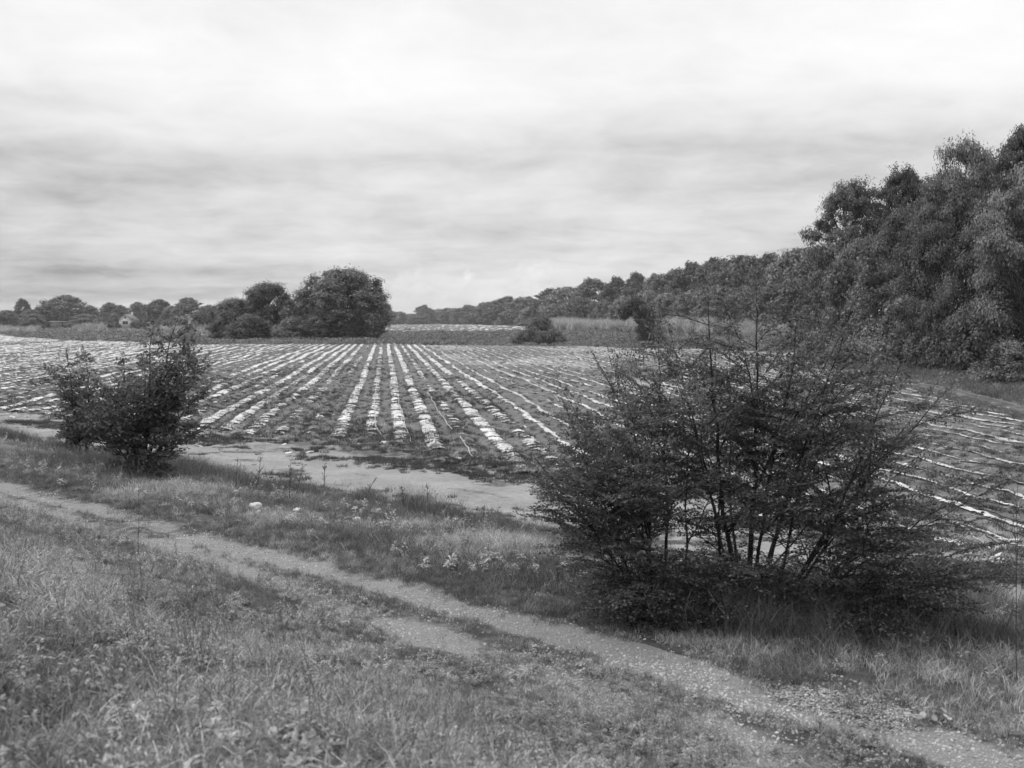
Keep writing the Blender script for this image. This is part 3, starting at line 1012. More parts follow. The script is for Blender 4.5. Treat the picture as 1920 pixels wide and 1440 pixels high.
def field_cover():
    rng = np.random.default_rng(111)
    dark = [blades_mesh('field_weed', 300 + i, 60, 0.22, 0.08, 0.26, 0.014, 1.2, M_FIELD_WEED, 2, 0.7) for i in range(3)]
    pale = [blades_mesh('field_weed', 310 + i, 60, 0.20, 0.06, 0.18, 0.014, 1.2, M_GRASS, 2, 0.8) for i in range(2)]
    # a: among the film, on the beds
    n = 330000
    y = 16 + 200 * rng.random(n) ** 1.9
    x = rng.uniform(-0.55, 0.55, n) * y
    b = y; a = x - y * RD[0]
    bs, be = b_start(a), b_end(a)
    ph = (a / ROW) % 1.0
    on = np.exp(-((np.abs(ph - 0.5) - 0.22) / 0.12) ** 2) + 0.5 * np.exp(-((ph - 0.5) / 0.15) ** 2)
    patch = sstep(0.50, 0.66, fbm(a * 0.28, b * 0.16, 72))
    head = sstep(bs + 9, bs, b) * sstep(0.50, 0.62, fbm(x * 0.6, y * 0.6, 73))
    pr = np.clip((0.13 + 0.50 * on) * (0.40 + 0.9 * patch) + 0.5 * head, 0, 1) * np.where(y > 90, 0.5, 1.0) * np.where(a > 5, 0.45, 1.0)
    ok = (rng.random(n) < pr) & (b > bs + 0.2) & (b < be) & (a > A0) & (a < A1)
    a, b, x, y = a[ok], b[ok], x[ok], y[ok]
    z = field_h(a, b); m = len(a)
    r = rng.random(m)
    scatter('field_weeds', np.stack([x, y, z], -1), dark + pale, rots(m, rng, 0.1), rng.uniform(0.22, 1.0, m) ** 1.3,
            np.where(r < 0.66, rng.integers(0, 3, m), 3 + rng.integers(0, 2, m)))
    print('field_weeds', m)
    # white scraps and crumpled ends of film on the headland
    pr_ = [stone_mesh('film_scrap', 370 + i, 0.11, M_FILM, 0.7, 1, 0.28) for i in range(4)]
    n = 9000
    t = rng.uniform(-60, 0, n); s = rng.uniform(15.5, 30, n)
    x, y = xy_of(s, t)
    hi = edge_field(t)
    p_ = np.exp(-((s - hi - 0.6) / 1.6) ** 2) * (0.02 + 0.14 * sstep(0.52, 0.7, fbm(x * 0.5, y * 0.5, 78))) + 0.008 * (s > hi)
    ok = rng.random(n) < p_
    x, y = x[ok], y[ok]; m = len(x)
    a = x - y * RD[0]
    k = sstep(0, 3, y - b_start(a))
    scatter('film_scraps', np.stack([x, y, field_h(a, y) * k + height(x, y) * (1 - k) + 0.015], -1), pr_, rots(m, rng, 0.3), rng.uniform(0.3, 1.5, m), rng.integers(0, 4, m))
    # b: mats of dark grass along the edge of the dirt road
    n = 26000
    t = rng.uniform(-60, 0, n); s = rng.uniform(14.6, 24, n)
    x, y = xy_of(s, t)
    hi, lo = edge_field(t), edge_verge(t)
    pr = sstep(hi - 2.6, hi - 0.6, s) * sstep(hi + 2.5, hi, s) * sstep(0.50, 0.60, fbm(x * 0.42, y * 0.8, 74)) + 0.22 * sstep(0.58, 0.70, fbm(x * 0.7, y * 1.1, 75))
    pr = pr + 0.35 * sstep(lo + 1.6, lo, s) * sstep(0.45, 0.6, fbm(x * 0.7, y * 0.7, 96))
    ok = rng.random(n) < pr
    x, y = x[ok], y[ok]; m = len(x)
    scatter('headland_grass', np.stack([x, y, height(x, y)], -1), dark, rots(m, rng, 0.1), rng.uniform(0.18, 0.8, m), rng.integers(0, 3, m))
    print('headland_grass', m)
    # c: the rough, vine-grown strip beyond the rows, and weeds all the way to the woods
    vine = [leafball_mesh('vine_heap', 320 + i, 170, 0.75, 0.55, 0.16, M_LEAF_PALE) for i in range(3)]
    vined = [leafball_mesh('vine_heap', 330 + i, 170, 0.75, 0.6, 0.16, M_LEAF_MID) for i in range(2)]
    n = 45000
    y = 105 + 420 * rng.random(n) ** 1.6
    x = rng.uniform(-0.52, 0.52, n) * y
    a = x - y * RD[0]
    be = b_end(a)
    past = y - be
    strip = sstep(0.5, 3.0, past) * np.where((past < 70) | (y < 375), 1.0, 0.25)
    far_field = (a > -28) & (x < 0.02 * y + 12) & (y > 375)
    pr = strip * np.where(far_field, 0.04, 1.0) * (0.35 + 0.65 * sstep(0.4, 0.6, fbm(x * 0.06, y * 0.03, 76)))
    ok = rng.random(n) < pr
    x, y = x[ok], y[ok]; m = len(x)
    hgt = 0.45 + 1.3 * fbm(x * 0.05, y * 0.05, 77) ** 1.2 * (0.5 + 1.1 * fbm(x * 0.25, y * 0.12, 95))
    scatter('vine_undergrowth', np.stack([x, y, np.full(m, -0.25)], -1), vine + vined, rots(m, rng, 0.1), hgt * rng.uniform(0.6, 1.3, m) * (1 + 0.0018 * y),
            np.where(rng.random(m) < 0.8, rng.integers(0, 3, m), 3 + rng.integers(0, 2, m)))
    print('undergrowth', m)


field_cover()


# ------------------------------------------------------------------ trees
def crown_profile(kind, f):
    """relative radius of a crown at height fraction f (0 = lowest leaves, 1 = top)"""
    if kind == 'round':
        return np.sqrt(np.clip(1 - (2 * f - 0.92) ** 2 / 1.25, 0.02, 1))
    if kind == 'tall':
        return np.clip(np.sin(np.pi * np.clip(f * 0.86 + 0.12, 0, 1)) ** 0.6, 0.1, 1)
    if kind == 'skirt':                                        # leaves down to the ground, widest low
        return np.clip((1.0 - f ** 2.4) ** 0.6, 0.08, 1)
    return np.ones_like(f)


def tree_meshes(name, seed, kind, leaf_m, base=0.12, nclump=110, per=420, cl=0.13, leaf=0.02, droop=0.0, hollow=0.45, lobes=5, limbs=16, flat=0.8, aspect=1.0):
    """a tree one unit high and one unit wide: (trunk with limbs, crown)"""
    rng = np.random.default_rng(seed)
    f = rng.random(nclump) ** 0.85
    az = rng.random(nclump) * 2 * math.pi
    R = 0.5 * crown_profile(kind, f)
    ph = rng.random(4) * 6.28
    lob = 1 + 0.16 * np.sin(lobes * az + ph[0] + 3 * f) + 0.10 * np.sin(2 * az + ph[1]) + 0.10 * np.sin(9 * f + ph[2] + az)
    rr = R * lob * (hollow + (1 - hollow) * np.sqrt(rng.random(nclump))) * 0.92
    c = np.stack([rr * np.cos(az), rr * np.sin(az), base + f * (1 - base) * 0.94], -1)
    c[:, 2] += rng.normal(size=nclump) * 0.015
    cr = cl * rng.uniform(0.6, 1.25, nclump)
    mb = MB()
    n = nclump * per
    ci = np.repeat(np.arange(nclump), per)
    nt_ = 11
    td = unit(rng.normal(size=(nclump, nt_, 3)) + np.array([0, 0, 0.35]) + 0.5 * unit(c - np.array([0, 0, 0.4]))[:, None, :])
    tlen = rng.uniform(0.45, 1.35, (nclump, nt_))
    ti = rng.integers(0, nt_, n)
    d = unit(td[ci, ti] + rng.normal(size=(n, 3)) * 0.30)
    r = cr[ci] * tlen[ci, ti] * (0.25 + 0.75 * rng.random(n) ** 0.7)
    off = d * r[:, None] + rng.normal(size=(n, 3)) * cr[ci][:, None] * 0.10
    off[:, 2] *= flat * aspect
    off[:, 2] -= droop * cr[ci] * rng.random(n) * 1.6
    p = c[ci] + off
    p[:, 2] = np.maximum(p[:, 2], 0.0)
    nr = unit(off / (cr[ci][:, None] + 1e-6)) * 0.9 + d * 0.3 + np.array([0, 0, 0.5]) + rng.normal(size=(n, 3)) * 0.33
    tn = rng.normal(size=(n, 3)) + np.array([0, 0, -1.2 * droop])
    ll = leaf * rng.uniform(0.65, 1.35, n)
    leaves_at(mb, p, nr, tn, ll, ll * (0.62 if droop < 0.3 else 0.4))
    crown = mb.mesh(name + '_crown', leaf_m)
    tb = MB()
    h = 0.80
    zz = np.linspace(-0.02, h, 9)
    bend = np.cumsum(rng.normal(size=(9, 2)) * 0.012, axis=0)
    tp = np.stack([bend[:, 0], bend[:, 1], zz], -1)
    tb.tube(tp, 0.020 * (1 - zz / h * 0.85).clip(0.1, 1.2) / 1.0, 7)
    order = rng.permutation(nclump)[:limbs]
    for k in order:
        z0 = max(base * 0.6, c[k, 2] * rng.uniform(0.45, 0.75))
        i0 = np.array([np.interp(z0, zz, tp[:, 0]), np.interp(z0, zz, tp[:, 1]), z0])
        m = (i0 + c[k]) / 2 + np.array([0, 0, 0.03]) + rng.normal(size=3) * 0.012
        q = np.array([i0, i0 * 0.6 + m * 0.4, m, m * 0.4 + c[k] * 0.6, c[k]])
        tb.tube(q, [0.010, 0.0085, 0.0065, 0.0045, 0.002], 5)
    trunk = tb.mesh(name + '_trunk', M_BARK, True)
    return trunk, crown


PROTO = {}


def proto(key, *a, **k):
    PROTO[key] = tree_meshes(key, *a, **k)


# near wood: many small leaves; far rows: fewer, larger
proto('open', 401, 'tall', M_LEAF_DARK, base=0.10, nclump=300, per=230, cl=0.098, leaf=0.0155, hollow=0.35, lobes=3, limbs=24, aspect=0.55)
proto('dense', 402, 'tall', M_LEAF_MID, base=0.04, nclump=100, per=760, cl=0.15, leaf=0.0170, hollow=0.72, limbs=20, aspect=0.55)
proto('dense2', 403, 'skirt', M_LEAF_DARK, base=0.03, nclump=95, per=760, cl=0.16, leaf=0.0180, hollow=0.72, limbs=18, aspect=0.65)
proto('feather', 404, 'skirt', M_LEAF_MID, base=0.03, nclump=240, per=270, cl=0.10, leaf=0.028, droop=0.75, hollow=0.6, limbs=14, flat=0.45, aspect=0.8)
proto('shrub', 405, 'skirt', M_LEAF_MID, base=0.02, nclump=90, per=260, cl=0.19, leaf=0.042, hollow=0.5, limbs=10)
proto('shrub_dark', 406, 'skirt', M_LEAF_DARK, base=0.02, nclump=90, per=260, cl=0.19, leaf=0.042, hollow=0.5, limbs=10)
proto('shrub_pale', 407, 'skirt', M_LEAF_PALE, base=0.02, nclump=90, per=260, cl=0.19, leaf=0.045, hollow=0.5, limbs=10)
proto('clump', 408, 'round', M_LEAF_MID, base=0.04, nclump=270, per=240, cl=0.105, leaf=0.026, hollow=0.42, lobes=6, limbs=20)
proto('clump_dark', 409, 'round', M_LEAF_DARK, base=0.03, nclump=190, per=230, cl=0.14, leaf=0.030, hollow=0.22, lobes=5, limbs=16)
proto('far', 410, 'round', M_LEAF_MID, base=0.0, nclump=190, per=90, cl=0.115, leaf=0.040, hollow=0.22, limbs=8)
proto('far_dark', 411, 'tall', M_LEAF_DARK, base=0.0, nclump=190, per=90, cl=0.115, leaf=0.040, hollow=0.22, limbs=8, aspect=0.7)
proto('far_skirt', 412, 'skirt', M_LEAF_MID, base=0.0, nclump=190, per=90, cl=0.125, leaf=0.042, hollow=0.22, limbs=8)
TRNG = np.random.default_rng(55)


def tree(key, px, dist, ytop, wpx, name, label, cat='tree', group=None, sink=0.15):
    """stand a tree where the line of sight px meets distance dist; its size from the height and width it shows there"""
    x = (px - 960) / FPX * dist
    h = (600 - ytop) / FPX * dist + CAM_Z
    w = wpx / FPX * dist
    e = bpy.data.objects.new(name, None)
    COL.objects.link(e)
    e.location = (x, dist, -sink)
    e.rotation_euler = (0, 0, TRNG.random() * 6.283)
    e.scale = (w, w * TRNG.uniform(0.9, 1.1), h)
    tag(e, label, cat, group)
    tr, cr = PROTO[key]
    obj('trunk', tr, e)
    obj('crown', cr, e)
    return e


GW = 'trees of the wood on the right'
# back row of the near wood, standing against the sky
tree('open', 1592, 112, 335, 185, 'tall_tree', 'tall dark open-crowned tree at the left end of the near wood, sky showing through it', 'tree', GW)
tree('open', 1690, 108, 310, 160, 'tall_tree', 'tall dark broken-topped tree right of the gap of sky in the near wood', 'tree', GW)
tree('dense', 1795, 88, 262, 175, 'tall_tree', 'poplar with a pointed top, second highest of the near wood', 'tree', GW)
tree('open', 1915, 82, 232, 190, 'tall_tree', 'highest tree of the near wood, cut by the right edge of the view', 'tree', GW)
tree('dense2', 1655, 132, 420, 190, 'dark_tree', 'dark tree deep in the near wood behind the feathery willow', 'tree', GW)
tree('dense2', 1745, 122, 340, 200, 'dark_tree', 'dark tree deep in the near wood between the two pointed poplars', 'tree', GW)
tree('dense2', 1855, 112, 290, 210, 'dark_tree', 'dark tree deep in the near wood beside the highest tree', 'tree', GW)
tree('dense2', 1985, 92, 250, 260, 'dark_tree', 'dark tree deep in the near wood at the right edge of the view', 'tree', GW)
# front row
tree('feather', 1612, 104, 436, 180, 'willow', 'feathery drooping willow at the left front of the near wood', 'tree', GW)
tree('dense', 1692, 95, 392, 170, 'leafy_tree', 'leafy grey-green tree in front of the broken-topped tall tree', 'tree', GW)
tree('dense', 1770, 84, 335, 180, 'leafy_tree', 'leafy tree with pale bare limb showing in the middle of the near wood', 'tree', GW)
tree('dense2', 1845, 80, 385, 170, 'leafy_tree', 'dark leafy tree behind the black hollow of the wood edge', 'tree', GW)
tree('dense', 1925, 76, 300, 180, 'leafy_tree', 'leafy tree at the right edge of the view in front of the highest tree', 'tree', GW)
GS = 'bushes along the foot of the near wood'
tree('feather', 1565, 112, 545, 130, 'bush', 'drooping bush at the left foot of the willow', 'bush', GS)
tree('shrub', 1628, 97, 568, 125, 'bush', 'mid grey bush at the foot of the wood left of its dark hollow', 'bush', GS)
tree('shrub', 1700, 90, 560, 120, 'bush', 'tall mid grey bush against the wood edge above the side track', 'bush', GS)
tree('shrub_dark', 1775, 82, 600, 100, 'bush', 'low dark bush inside the black hollow of the wood edge', 'bush', GS)
tree('shrub', 1895, 65, 640, 95, 'bush', 'pale bush at the right edge beside the side track', 'bush', GS)
tree('shrub_dark', 1850, 76, 560, 120, 'bush', 'dark bush behind the pale bush at the right edge', 'bush', GS)
tree('shrub_pale', 1512, 150, 586, 110, 'bush', 'pale flowering scrub seen over the top of the large bush', 'bush', GS)

# the tree line that runs back along the right of the field
GL = 'tree line running back along the right side of the field'
line = [  # px, dist, ytop, width, kind, label
    (1535, 235, 478, 110, 'far_dark', 'dark tree of the tree line right beside the near wood'),
    (1492, 300, 466, 95, 'far', 'leafy tree at the high end of the tree line near the wood'),
    (1445, 335, 473, 90, 'far_dark', 'dark tree in the tree line left of the leafy one at its high end'),
    (1395, 370, 479, 85, 'far', 'round tree in the tree line above the ivy arch'),
    (1345, 400, 484, 85, 'far', 'round pale-topped tree in the middle of the tree line'),
    (1300, 430, 490, 80, 'far_dark', 'dark tree in the middle of the tree line'),
    (1262, 465, 503, 70, 'far_dark', 'dark tree of the tree line right above the ivy-covered stump'),
    (1232, 490, 513, 50, 'far', 'slender grey tree of the tree line above the ivy-covered stump'),
    (1192, 510, 510, 48, 'far_dark', 'pointed dark tree of the tree line left above the ivy-covered stump'),
    (1158, 530, 518, 60, 'far_dark', 'dark tree between the pointed tree and the darkest end of the near tree line'),
    (1112, 560, 521, 75, 'far_dark', 'darkest tree of the tree line, where it steps down to the left'),
    (1060, 620, 538, 70, 'far', 'pale round tree just left of the darkest tree of the tree line'),
    (1030, 680, 540, 60, 'far_dark', 'dark tree behind the pale round one of the tree line'),
    (985, 800, 556, 55, 'far', 'far tree of the tree line above the mound'),
    (950, 850, 555, 55, 'far_dark', 'far dark tree highest left of the mound'),
    (915, 940, 566, 50, 'far', 'far tree left of the highest one over the second field'),
    (880, 1040, 571, 50, 'far_dark', 'far dark tree of the tree line near its thin end'),
    (845, 1150, 577, 50, 'far', 'farthest tree at the thin left end of the tree line'),
]
for a_ in line:
    tree(a_[4], a_[0], a_[1], a_[2], a_[3] * 1.3, 'tree_line_tree', a_[5], 'tree', GL)
GF = 'lower trees in front of the tree line'
low = [(1560, 190, 520, 110, 'far_skirt'), (1500, 250, 530, 90, 'far_skirt'), (1450, 285, 533, 90, 'far_skirt'), (1400, 320, 540, 85, 'far_skirt'), (1345, 360, 536, 80, 'far'),
       (1295, 390, 545, 75, 'far_skirt'), (1250, 420, 550, 70, 'far_skirt'), (1212, 450, 545, 55, 'far'), (1170, 480, 556, 60, 'far_skirt'), (1130, 500, 566, 40, 'shrub_pale'),
       (1085, 540, 556, 60, 'far_skirt'), (1040, 590, 570, 60, 'far_skirt'), (1000, 720, 575, 60, 'far_skirt'), (960, 790, 580, 55, 'far_skirt'), (925, 860, 583, 50, 'far_skirt'),
       (890, 950, 588, 50, 'far_skirt'), (865, 1060, 585, 40, 'far_skirt')]
low_where = ['right beside the feathery willow', 'under the leafy tree at the high end of the line', 'left of the one under the high end of the line',
             'under the round tree above the ivy arch', 'under the pale-topped tree in the middle of the line', 'under the dark middle tree of the line',
             'right behind the ivy-covered stump', 'directly over the top of the ivy-covered stump', 'left behind the ivy-covered stump', None,
             'under the darkest tree of the line', 'in front of the pale round tree of the line', 'behind the ivy mound', 'left behind the ivy mound',
             'under the highest far tree left of the mound', 'over the middle of the second field', 'at the thin left end of the line']
for a_, w_ in zip(low, low_where):
    lb = 'pale bushy tree, lightest in front of the dark end of the tree line' if w_ is None else 'low grey tree ' + w_
    tree(a_[4], a_[0], a_[1], a_[2], a_[3] * 1.15, 'low_tree', lb, 'tree', GF)
# the thin wood at the far end of the second field
GC = 'distant trees at the far end of the second field'
for a_ in [(795, 1150, 571, 40, 'far_dark', 'distant tree with a high left shoulder at the end of the second field'),
           (815, 1200, 580, 34, 'far', 'distant low tree right of the high one at the end of the second field'),
           (770, 1250, 588, 46, 'far_skirt', 'distant low tree left of the high one at the end of the second field'),
           (748, 1100, 584, 36, 'far', 'distant round tree right beside the big field-clump poplar'),
           (728, 1000, 577, 34, 'far_dark', 'distant dark tree half behind the big field-clump poplar'),
           (785, 1050, 592, 60, 'far_skirt', 'distant hedge-like bush along the end of the second field')]:
    tree(a_[4], a_[0], a_[1], a_[2], a_[3], 'distant_tree', a_[5], 'tree', GC)
# the clump standing in the field
GK = 'clump of trees standing in the field'
for a_ in [(645, 228, 505, 172, 'clump', 'big round poplar, the largest of the clump in the field'),
           (592, 236, 548, 115, 'clump', 'leafy tree leaning out on the left of the big round poplar'),
           (690, 232, 542, 78, 'clump', 'drooping leafy tree on the right side of the big round poplar'),
           (506, 240, 533, 108, 'clump_dark', 'dark round tree of the clump left of the big poplar'),
           (444, 244, 561, 92, 'clump_dark', 'low dark tree at the left end of the clump'),
           ]:
    tree(a_[4], a_[0], a_[1], a_[2], a_[3], 'field_tree', a_[5], 'tree', GK)
for a_ in [(600, 222, 592, 85, 'shrub_dark', 'black bush under the big round poplar'),
           (548, 221, 596, 70, 'shrub', 'grey bush at the foot of the clump right of the dark round tree'),
           (470, 226, 592, 85, 'shrub_dark', 'dark bush at the foot of the clump below the dark round tree'),
           (425, 232, 585, 60, 'shrub_dark', 'dark bush at the left foot of the clump'),
           (375, 300, 586, 55, 'shrub', 'bush left of the clump beside the leaning dead trunk'),
           (655, 222, 603, 60, 'shrub_dark', 'low dark bush right under the middle of the big poplar'),
           ]:
    tree(a_[4], a_[0], a_[1], a_[2], a_[3], 'bush', a_[5], 'bush', 'bushes at the foot of the clump in the field')
# the trees far off on the left
GT = 'far trees along the left horizon'
for a_ in [(44, 600, 559, 36, 'far_dark', 'far upright tree standing alone above the left horizon'),
           (16, 560, 581, 44, 'far', 'far low tree at the left edge of the view'),
           (60, 585, 580, 50, 'far_skirt', 'far low tree right under the upright one on the left horizon'),
           (125, 640, 553, 80, 'far', 'largest far tree on the left horizon, broad and flat-topped'),
           (90, 620, 570, 60, 'far_dark', 'far dark tree left of the broad flat-topped one'),
           (168, 640, 573, 56, 'far_skirt', 'far low tree right of the broad flat-topped one'),
           (207, 660, 567, 42, 'far', 'far domed tree left above the white house'),
           (228, 640, 571, 40, 'far_dark', 'far dark tree right behind the white house'),
           (260, 620, 566, 38, 'far', 'far round tree right of the white house'),
           (300, 560, 561, 60, 'far', 'far open-topped tree in the pair left of the clump'),
           (355, 520, 557, 74, 'far_dark', 'far dark tree in the pair left of the clump'),
           (325, 540, 574, 60, 'far_skirt', 'far low tree between the pair left of the clump'),
           (395, 470, 572, 56, 'far_skirt', 'far tree just left of the clump in the field')]:
    tree(a_[4], a_[0], a_[1], a_[2], a_[3], 'horizon_tree', a_[5], 'tree', GT)
for a_ in [(64, 500, 590, 44, 'shrub_dark', 'dark round bush below the upright tree on the left'),
           (165, 520, 590, 60, 'shrub', 'bush right of the long low shed'),
           (195, 500, 596, 36, 'shrub', 'grey bush in front of the far trees left of the white house'),
           (219, 520, 604, 20, 'shrub_dark', 'small dark bush touching the left corner of the white house'),
           (258, 515, 601, 27, 'shrub_dark', 'dark round bush touching the right corner of the white house'),
           (215, 545, 590, 26, 'shrub_dark', 'dark upright bush behind the left corner of the white house'),
           (140, 530, 600, 30, 'shrub_dark', 'low dark bush at the right end of the long low shed'),
           (318, 505, 600, 50, 'shrub', 'bush under the pair of far trees left of the clump'),
           ]:
    tree(a_[4], a_[0], a_[1], a_[2], a_[3], 'far_bush', a_[5], 'bush', 'bushes far off on the left')


# reeds in front of the tree line
def reeds():
    rng = np.random.default_rng(131)
    pr = [blades_mesh('reed_tuft', 340 + i, 70, 0.9, 1.8, 3.3, 0.13, 0.5, M_REED, 3, 0.18) for i in range(3)]
    n = 5200
    px = rng.uniform(1035, 1560, n)
    d0 = np.interp(px, [1035, 1250, 1420, 1560], [470, 345, 250, 165])
    d = d0 * rng.uniform(0.92, 1.12, n)
    x = (px - 960) / FPX * d
    z = np.full(n, -0.3)
    s = rng.uniform(0.75, 1.25, n) * np.interp(px, [1035, 1250, 1560], [1.55, 1.45, 1.0]) * (0.55 + 0.75 * fbm(px * 0.03, d * 0.02, 81))
    lf = [leafball_mesh('reed_leaves', 348 + i, 200, 1.1, 1.5, 0.34, M_LEAF_PALE) for i in range(2)]
    scatter('reed_bed', np.stack([x, d, z], -1), pr + lf, rots(n, rng, 0.22), s, np.where(rng.random(n) < 0.55, rng.integers(0, 3, n), 3 + rng.integers(0, 2, n)))
    n = 2600
    px = rng.uniform(-40, 420, n)
    d = np.interp(px, [-40, 200, 420], [420, 440, 320]) * rng.uniform(0.8, 1.15, n)
    x = (px - 960) / FPX * d
    vh = [leafball_mesh('meadow_clump', 345 + i, 150, 1.3, 0.8, 0.30, M_LEAF_PALE) for i in range(3)]
    s = rng.uniform(0.5, 1.2, n) * (0.5 + 1.0 * fbm(x * 0.05, d * 0.02, 82))
    s = s * np.where(((px > 195) & (px < 285)) | ((px > 75) & (px < 140)), 0.35, 1.0)
    scatter('tall_meadow_growth', np.stack([x, d, np.full(n, -0.4)], -1), vh + pr[:1], rots(n, rng, 0.06), s, np.where(rng.random(n) < 0.8, rng.integers(0, 3, n), 3))


def thicket():
    rng = np.random.default_rng(171)
    pr = [leafball_mesh('thicket_clump', 360 + i, 200, 3.2, 1.1, 0.75, M_LEAF_DARK) for i in range(3)]
    P = [(1570, 205), (1492, 315), (1395, 385), (1300, 445), (1192, 525), (1112, 575), (1030, 695), (950, 865), (880, 1055), (820, 1180)]
    n = 900
    u = rng.random(n)
    px = np.interp(u, np.linspace(0, 1, len(P)), [p[0] for p in P]); d = np.interp(u, np.linspace(0, 1, len(P)), [p[1] for p in P]) * rng.uniform(1.0, 1.08, n)
    x = (px - 960) / FPX * d
    z = rng.random(n) * (6 + 0.006 * d) - 0.5
    scatter('thicket', np.stack([x, d, z], -1), pr, rots(n, rng, 0.2), rng.uniform(0.7, 1.5, n), rng.integers(0, 3, n))
    n = 420
    px = np.concatenate([rng.uniform(-60, 420, 300), rng.uniform(715, 840, 120)])
    d = np.where(px < 500, 665, 1270) * rng.uniform(1.0, 1.05, n)
    x = (px - 960) / FPX * d
    z = rng.random(n) * np.where(px < 500, 5.0, 7.0) - 0.5
    scatter('far_thicket', np.stack([x, d, z], -1), pr, rots(n, rng, 0.2), rng.uniform(0.8, 1.6, n), rng.integers(0, 3, n))


thicket()
reeds()


# the second ploughed field, far beyond: its film strips too small to tell apart
def second_field():
    rng = np.random.default_rng(141)
    mb = MB()
    for k in range(-75, 45):
        a0 = (k + 0.5) * 1.9
        b = 372.0
        while b < 900:
            L_ = rng.uniform(4, 16) * (0.5 + b / 500)
            if rng.random() < 0.20:
                b1 = b + L_ * 0.8
                w = rng.uniform(0.35, 0.75) * (0.7 + b / 900)
                p = [ab_xy(a0 - w, b), ab_xy(a0 + w, b), ab_xy(a0 + w, b1), ab_xy(a0 - w, b1)]
                cx = p[0][0]
                if -0.14 * b - 6 < cx < 0.03 * b + 10:
                    z = 0.08 + 0.05 * rng.random()
                    mb.add([(q[0], q[1], z) for q in p] + [((p[0][0] + p[1][0]) / 2, p[0][1], z + 0.14), ((p[2][0] + p[3][0]) / 2, p[2][1], z + 0.14)],
                           [(0, 4, 5, 3), (4, 1, 2, 5)])
            b += L_
    me = mb.mesh('far_mulch_film', M_FILM)
    tag(obj('far_mulch_film', me), kind='stuff')
    x0, x1 = -140.0, 60.0
    xs, ys = np.linspace(0, 1, 30), np.linspace(360, 1000, 60)
    Y, U = np.meshgrid(ys, xs, indexing='ij')
    X = (-0.16 * Y - 8) + U * (0.035 * Y + 14 + 0.16 * Y + 8)
    Z = (fbm(X * 0.05, Y * 0.03, 83) - 0.5) * 0.2 - 0.05
    v = np.stack([X, Y, Z], -1).reshape(-1, 3)
    i = np.arange(59)[:, None] * 30; j = np.arange(29)[None, :]
    q = np.stack([i + j, i + j + 1, i + 31 + j, i + 30 + j], -1).reshape(-1, 4)
    tag(obj('far_field', mesh_np('far_field', v, q, M_SOIL, True, {'bare': np.full(len(v), 0.1)})), kind='structure')
    # a slip of the same pale field beyond the mound
    v, q = [], []
    pts = [(1062, 300), (1120, 285), (1180, 262), (1240, 240), (1310, 222)]
    for px, d in pts:
        v += [((px - 960) / FPX * d, d, 0.0), ((px - 960) / FPX * d * 1.09, d * 1.12, 0.05)]
    q = [(2 * i, 2 * i + 2, 2 * i + 3, 2 * i + 1) for i in range(len(pts) - 1)]
    tag(obj('far_field', mesh_np('far_field', v, q, M_SOIL, True, {'bare': np.full(len(v), 0.95)})), kind='structure')


second_field()


# the side track on the right between field and wood
def side_track():
    pts = [ground_pt(p, y) for p, y in ((2060, 812), (1990, 792), (1920, 772), (1850, 752), (1780, 735), (1700, 719), (1640, 708), (1585, 697), (1540, 688))]
    pts = np.array(pts)
    tt = np.linspace(0, 1, len(pts)); t2 = np.linspace(0, 1, 120)
    px, py = np.interp(t2, tt, pts[:, 0]), np.interp(t2, tt, pts[:, 1])
    tx, ty = np.gradient(px), np.gradient(py)
    l = np.hypot(tx, ty); nx, ny = ty / l, -tx / l
    u = np.linspace(-1, 1, 11)
    w = 1.05 + 0.5 * (fbm(t2 * 14, 0.3, 84) - 0.5)
    X = px[:, None] + nx[:, None] * u * w[:, None]; Y = py[:, None] + ny[:, None] * u * w[:, None]
    a = X - Y * RD[0]
    Z = field_h(a, Y) * 0.25 + 0.13 + (fbm(X, Y, 85) - 0.5) * 0.08 - 0.20 * np.abs(u)[None, :] ** 4
    bare = (0.50 - 0.30 * np.abs(u)[None, :] ** 2 - 0.25 * np.exp(-(u / 0.2) ** 2)[None, :]) * np.ones_like(X)
    v = np.stack([X, Y, Z], -1).reshape(-1, 3)
    i = np.arange(119)[:, None] * 11; j = np.arange(10)[None, :]
    q = np.stack([i + j, i + j + 1, i + 12 + j, i + 11 + j], -1).reshape(-1, 4)
    tag(obj('side_track', mesh_np('side_track', v, q, M_EARTH, True, {'bare': bare, 'gravel': np.zeros(len(v))})), kind='structure')
    rng = np.random.default_rng(151)
    pr = [blades_mesh('track_weed', 350 + i, 70, 0.35, 0.15, 0.5, 0.03, 1.0, M_GRASS_DARK, 2, 0.6) for i in range(2)] + [blades_mesh('track_weed', 352, 70, 0.35, 0.12, 0.4, 0.03, 1.0, M_GRASS, 2, 0.6)]
    n = 6000
    k = rng.integers(0, 120, n); off = np.where(rng.random(n) < 0.12, rng.uniform(-1.6, -0.9, n), 0.95 + np.abs(rng.normal(size=n)) * 3.4)
    x = px[k] + nx[k] * off + rng.normal(size=n) * 0.2; y = py[k] + ny[k] * off + rng.normal(size=n) * 0.4
    s_ = rng.uniform(0.7, 1.5, n) * np.clip(0.7 + off * 0.12, 0.7, 1.6)
    scatter('side_track_weeds', np.stack([x, y, np.full(n, -0.05)], -1), pr, rots(n, rng, 0.1), s_, rng.integers(0, 3, n))


side_track()


